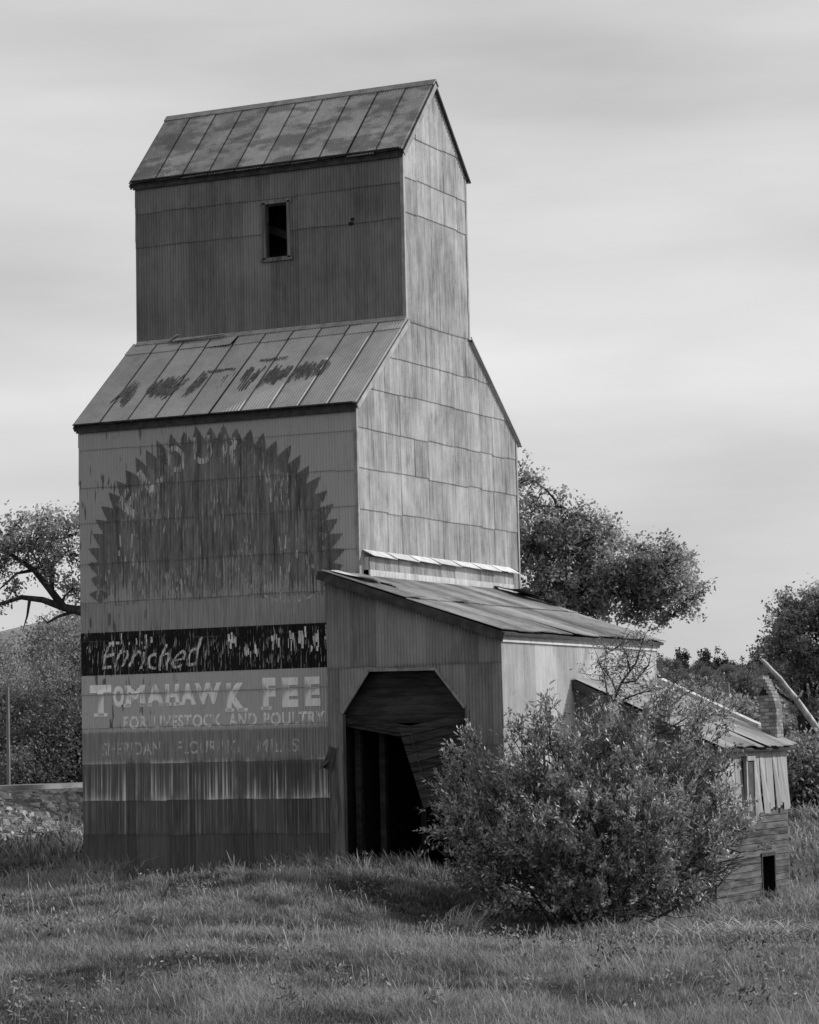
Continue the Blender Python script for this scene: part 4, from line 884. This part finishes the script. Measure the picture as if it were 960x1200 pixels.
# ---- the big silvery bush in front of the shed corner
def bush():
    rng = np.random.default_rng(77)
    lb = [lob(600, 955, 48.6, 1.1, 1.1), lob(560, 935, 48.9, .75, 1.1), lob(645, 915, 48.8, 1.2), lob(700, 920, 48.6, 1.4), lob(755, 895, 48.8, 1.15), lob(800, 905, 49.2, .95), lob(790, 975, 48.2, 1.2), lob(840, 975, 48.4, .62), lob(700, 990, 47.9, 1.25, .95), lob(630, 1000, 48, 1.05, .9), lob(770, 1010, 48, .95, .8), lob(580, 985, 48.4, .85), lob(540, 975, 48.8, .45), lob(530, 900, 48.8, .3, 1.5), lob(512, 985, 48.6, .22), lob(552, 880, 48.9, .25, 1.6), lob(605, 858, 48.9, .3, 1.4), lob(640, 850, 48.9, .4, 1.2), lob(820, 850, 49.3, .5), lob(780, 830, 49.3, .5), lob(868, 1000, 48.5, .3), lob(850, 930, 49, .35), lob(710, 860, 48.9, .5), lob(525, 935, 48.7, .4), lob(665, 960, 47.4, .9), lob(750, 960, 47.4, .8), lob(865, 975, 48.6, .25), lob(868, 955, 48.8, .42), lob(872, 1005, 48.6, .42), lob(850, 1035, 48.3, .45, .8), lob(610, 1045, 47.9, .6, .6), lob(590, 1035, 48, .6, .7), lob(560, 1030, 48.4, .5, .7), lob(640, 1038, 47.6, .7, .6), lob(700, 1042, 47.5, .7, .6), lob(760, 1038, 47.7, .7, .6), lob(620, 1020, 49, .9, .9), lob(700, 1010, 49.3, 1.1, .9), lob(810, 1040, 48, .5, .6), lob(835, 905, 49.3, .4)]
    lb = [(l[0]-np.array([0, 0, -.02 if l[1] < .6 else .12]), *l[1:]) for l in lb]
    bc = px(690, 1040, 48.6); base = np.array([bc[0], bc[1], float(gz(bc[0], bc[1]))])
    root = thing('leafy_bush', 'large rounded silvery leafed bush in front of the shed corner and lean-to', 'bush', base)
    n = 3900; P, C, d = in_lobes(lb, n, rng, .34); gap = vnoise(P[:, 0]*2.3+P[:, 1]*1.1, P[:, 2]*2.3+P[:, 1]*.9, 41); P, C, d = P[gap > .38], C[gap > .38], d[gap > .38]
    g0 = gz(P[:, 0], P[:, 1]); P = P[P[:, 2] > g0+.05]; n = len(P)
    out = P-(base+[0, 0, .6]); out /= np.linalg.norm(out, axis=1)[:, None]; ax = out*.8+rng.normal(size=(n, 3))*.45+[0, 0, .45]; ax /= np.linalg.norm(ax, axis=1)[:, None]
    tb = Tubes()
    for l in lb:
        st = base+np.array([rng.normal()*.5, rng.normal()*.35, -.1])
        tb.add(curve(st, l[0], .08, 9, rng, .05), .035, .012, 5)
        for _ in range(5): tb.add(curve(st+(l[0]-st)*rng.uniform(.4, .9), l[0]+rng.normal(size=3)*l[1]*.5, .1, 5, rng), .014, .005, 4)
    for i in range(0, n, 2): tb.add(np.array([P[i]-ax[i]*.25, P[i], P[i]+ax[i]*.22]), .006, .003, 3)
    tb.build('stems', M['twig'], root)
    m = 28; k = np.repeat(np.arange(n), m); t = rng.random(n*m)
    sp = rng.uniform(.2, .4, n)[k]
    LC = P[k]+ax[k]*((t-.35)*sp*1.6)[:, None]+rng.normal(size=(n*m, 3))*.024
    tone = rng.random(n)[k]*.6+.05+t*.3
    v, q, tt = leaf_quads(LC, .092, rng, .38, ax[k]*.7, .6, tone)
    np_mesh('foliage', v, [q], M['bushleaf'], root, tt)
bush()
# ---- thin half-bare sapling above the bush
def sapling():
    rng = np.random.default_rng(31); dp = 50.2
    p = px(714, 1030, dp); base = np.array([p[0], p[1], float(gz(p[0], p[1]))])
    root = thing('bare_sapling', 'thin half bare sapling with crooked twigs against the pale shed wall', 'sapling', base)
    tb = Tubes(); ends = []
    main = [[(712, 1020), (713, 900), (716, 830), (728, 800), (745, 778), (752, 755), (757, 742)], [(714, 845), (712, 815), (708, 790), (702, 775)], [(722, 810), (716, 795), (708, 785), (700, 776)], [(738, 785), (735, 768), (728, 755), (712, 765)], [(730, 800), (745, 798), (760, 780), (765, 755)], [(745, 880), (770, 860), (800, 850), (835, 836), (852, 832)], [(720, 860), (745, 845), (770, 835), (800, 828)], [(735, 870), (760, 845), (790, 800), (800, 790)], [(715, 850), (700, 835), (690, 830)], [(760, 850), (790, 850), (820, 832), (842, 818)], [(770, 845), (800, 815), (830, 800)], [(730, 820), (750, 812), (778, 806)]]
    for i, m in enumerate(main):
        pts = np.array([px(x, y, dp+rng.uniform(-.25, .25)) for x, y in m]); tb.add(pts, .04 if i == 0 else .02, .008, 5)
        for _ in range(12):
            j = rng.integers(0, len(pts)-1); a = pts[j]+(pts[j+1]-pts[j])*rng.random()
            if a[2] < 2.6: continue
            e = a+np.array([rng.normal()*.3, rng.normal()*.3, abs(rng.normal())*.25]); tb.add(curve(a, e, .12, 4, rng), .008, .003, 3); ends.append((a, e))
    tb.build('stems', M['twig'], root)
    A = np.array([e[0] for e in ends]); B = np.array([e[1] for e in ends]); k = np.repeat(np.arange(len(A)), 30); t = rng.random(len(k))[:, None]
    v, q, tt = leaf_quads(A[k]+(B[k]-A[k])*t+rng.normal(size=(len(k), 3))*.06, .06, rng, .4, None, .5)
    np_mesh('foliage', v, [q], M['bushleaf'], root, tt*.6)
sapling()

# ------------------------------------------------------------------ grass
def in_building(x, y):
    return ((x > -WX) & (x < .0) & (y > 0) & (y < D)) | ((x > SX0) & (x < SX1) & (y > SY0+.1) & (y < SY1)) | ((x > SX1) & (x < LX1) & (y > LY0) & (y < LY1))
def grass_blades(n, d0, d1, pw, hmin, hmax, wid, seed, x0=-70, x1=1040, mask=None, wild=.45, head=0, dry=0):
    rng = np.random.default_rng(seed)
    u = rng.random(n); dpt = (d0**pw+u*(d1**pw-d0**pw))**(1/pw); X = rng.uniform(x0, x1, n)
    base = CAM[None, :2]+dpt[:, None]*(CF[:2][None]+CR[:2][None]*((X-480)/F)[:, None])
    x, y = base[:, 0], base[:, 1]; k = ~in_building(x, y)
    if mask is not None: k &= mask(x, y)
    x, y, dpt = x[k], y[k], dpt[k]; n = len(x); z = gz(x, y)
    pa = vnoise(x*.55, y*.55, 21); pb = vnoise(x*1.9, y*1.9, 22); pc = vnoise(x*.22, y*.3, 23)
    pd = vnoise(x*4.2, y*4.2, 24); th = vnoise(x*.8, y*.8, 25)*12+vnoise(x*2.5, y*2.5, 26)*5; hh = rng.uniform(hmin, hmax, n)*(.5+.6*pa)*(.6+.5*pb)*(.6+.8*pd)
    near = np.exp(-np.maximum(0, -y-(-.1))*.9)*((x > -WX-.5) & (x < 3.5) & (y < 0) & (y > -3)); hh = hh*(1+.5*near)
    a = rng.uniform(0, 6.283, n); lean = rng.normal(size=(n, 2))*wild+np.stack([.22*np.cos(th)-.08, .22*np.sin(th)], 1)
    sx, sy = np.cos(a)*wid*(dpt/35), np.sin(a)*wid*(dpt/35)
    b = np.stack([x, y, z-.03], -1); s_ = np.stack([sx, sy, 0*sx], -1)
    m = b+np.stack([lean[:, 0]*hh*.3, lean[:, 1]*hh*.3, hh*.55], -1); t = b+np.stack([lean[:, 0]*hh, lean[:, 1]*hh, hh*(1-.2*np.hypot(lean[:, 0], lean[:, 1]))], -1)
    if head: u2 = s_*2.2; m = t-(t-b)*.16; V_ = np.stack([b-s_*.5, b+s_*.5, m+u2, m-u2, t], 1).reshape(-1, 3)
    else: V_ = np.stack([b-s_, b+s_, m+s_*.8, m-s_*.8, t], 1).reshape(-1, 3)
    i = np.arange(n)[:, None]*5
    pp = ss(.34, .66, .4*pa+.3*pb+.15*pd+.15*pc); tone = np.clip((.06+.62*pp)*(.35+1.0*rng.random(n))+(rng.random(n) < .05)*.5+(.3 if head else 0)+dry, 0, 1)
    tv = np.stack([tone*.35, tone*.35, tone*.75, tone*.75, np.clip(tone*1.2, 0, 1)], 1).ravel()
    return V_, i+np.array([[0, 1, 2, 3]]), i+np.array([[3, 2, 4]]), tv
parts = [grass_blades(460000, 17, 58, 1.6, .09, .25, .0052, 1), grass_blades(4500, 17, 58, 1.5, .28, .46, .0032, 8, wild=.25, head=.035), grass_blades(40000, 17, 56, 1.5, .05, .14, .02, 9, wild=.9), grass_blades(60000, 50, 120, 1.4, .25, .5, .012, 2, -120, 1080, lambda x, y: x > TX+4)]
dryp = lambda x, y: (vnoise(x*.7, y*.7, 91) > .6) & (vnoise(x*2.6, y*2.6, 92) > .52)
parts += [grass_blades(60000, 17, 58, 1.6, .1, .27, .009, 31, -420, -70), grass_blades(60000, 17, 58, 1.6, .1, .27, .009, 32, 1040, 1390)]
parts.append(grass_blades(90000, 17, 56, 1.5, .14, .32, .0045, 12, mask=dryp, wild=.6, dry=.38))
# taller grass along the walls and under the doorway
parts.append(grass_blades(60000, 44, 58, 1, .16, .34, .006, 3, 60, 700, lambda x, y: ((y > -1.1) & (y < .0) & (x < 0) & (x > -WX-.6)) | ((y > -3.4) & (y < -1.35) & (x > -.9) & (x < 4)) | ((x < -WX) & (x > -WX-.6) & (y > 0) & (y < 8))))
parts.append(grass_blades(26000, 44, 60, 1, .2, .45, .008, 4, 560, 1000, lambda x, y: (x > 6.6) & (y < 9)))
V_, Q_, T_, tn = [], [], [], []; c = 0
for v, q, t, tt in parts: V_.append(v); Q_.append(q+c); T_.append(t+c); tn.append(tt); c += len(v)
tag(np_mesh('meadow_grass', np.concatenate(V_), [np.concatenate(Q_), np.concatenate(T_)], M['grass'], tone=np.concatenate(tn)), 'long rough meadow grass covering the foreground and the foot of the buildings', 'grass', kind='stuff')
rw = np.random.default_rng(55); nw = 900; dw = (19**1.5+rw.random(nw)*(52**1.5-19**1.5))**(1/1.5); Xw = rw.uniform(-40, 1000, nw)
bw_ = CAM[None, :2]+dw[:, None]*(CF[:2][None]+CR[:2][None]*((Xw-480)/F)[:, None]); kw = ~in_building(bw_[:, 0], bw_[:, 1]) & (vnoise(bw_[:, 0]*.5, bw_[:, 1]*.5, 95) > .45); bw_ = bw_[kw]; nw = len(bw_)
kk = np.repeat(np.arange(nw), 26); up = rw.random(len(kk))*rw.uniform(.1, .32, nw)[kk]; Pw = np.c_[bw_[kk]+rw.normal(size=(len(kk), 2))*.07, gz(bw_[kk, 0], bw_[kk, 1])+up+.03]
v, q, t = leaf_quads(Pw, .065, rw, .4, None, .8, rw.random(nw)[kk]*.8)
tag(np_mesh('meadow_weeds', v, [q], M['weed'], tone=t), 'scattered low broad leaved weeds in the meadow grass', 'weeds', kind='stuff')
# dry straw clumps and pale stalks
def straw(name, label, x, y, dp, n, L, spread, seed, flat=.25, ang=None):
    rng = np.random.default_rng(seed); p = px(x, y, dp); bx_, by_ = p[0], p[1]
    P = np.c_[bx_+rng.normal(size=n)*spread, by_+rng.normal(size=n)*spread*.8]; z = gz(P[:, 0], P[:, 1])
    a = rng.uniform(0, 6.28, n) if ang is None else rng.normal(size=n)*.5+ang
    l = L*rng.uniform(.4, 1.1, n); d = np.stack([np.cos(a), np.sin(a), rng.uniform(flat*.3, flat*1.5, n)], -1)
    b = np.c_[P, z+rng.uniform(.1, .36, n)]; t = b+d*l[:, None]; s_ = np.cross(d, [0, 0, 1.]); s_ = s_/np.linalg.norm(s_, axis=1)[:, None]*.007
    m = (b+t)/2+[0, 0, .06]
    V2 = np.stack([b-s_, b+s_, m+s_, m-s_, t], 1).reshape(-1, 3); i = np.arange(n)[:, None]*5
    tag(np_mesh(name, V2, [i+np.array([[0, 1, 2, 3]]), i+np.array([[3, 2, 4]])], M['straw'], tone=np.repeat(rng.random(n), 5)), label, 'grass clump')
def gd(x, y, z=0):
    d = px(x, y, 1)-CAM; return (z-CAM[2])/d[2]
straw('dry_grass_clump', 'pale fan of dry grass at the left foot of the big bush', 535, 1032, gd(535, 1032, .1), 240, .75, .16, 51, .5, 2.6+math.pi)
straw('dry_grass_clump', 'flattened bed of pale dry stalks at right, in front of the lean-to', 870, 1098, gd(870, 1098, -.7), 700, .9, .55, 52, .2)
straw('dry_grass_clump', 'sparse pale stalks standing under the right side of the bush', 790, 1062, gd(790, 1062, -.9), 30, .6, .6, 54, 1.6)
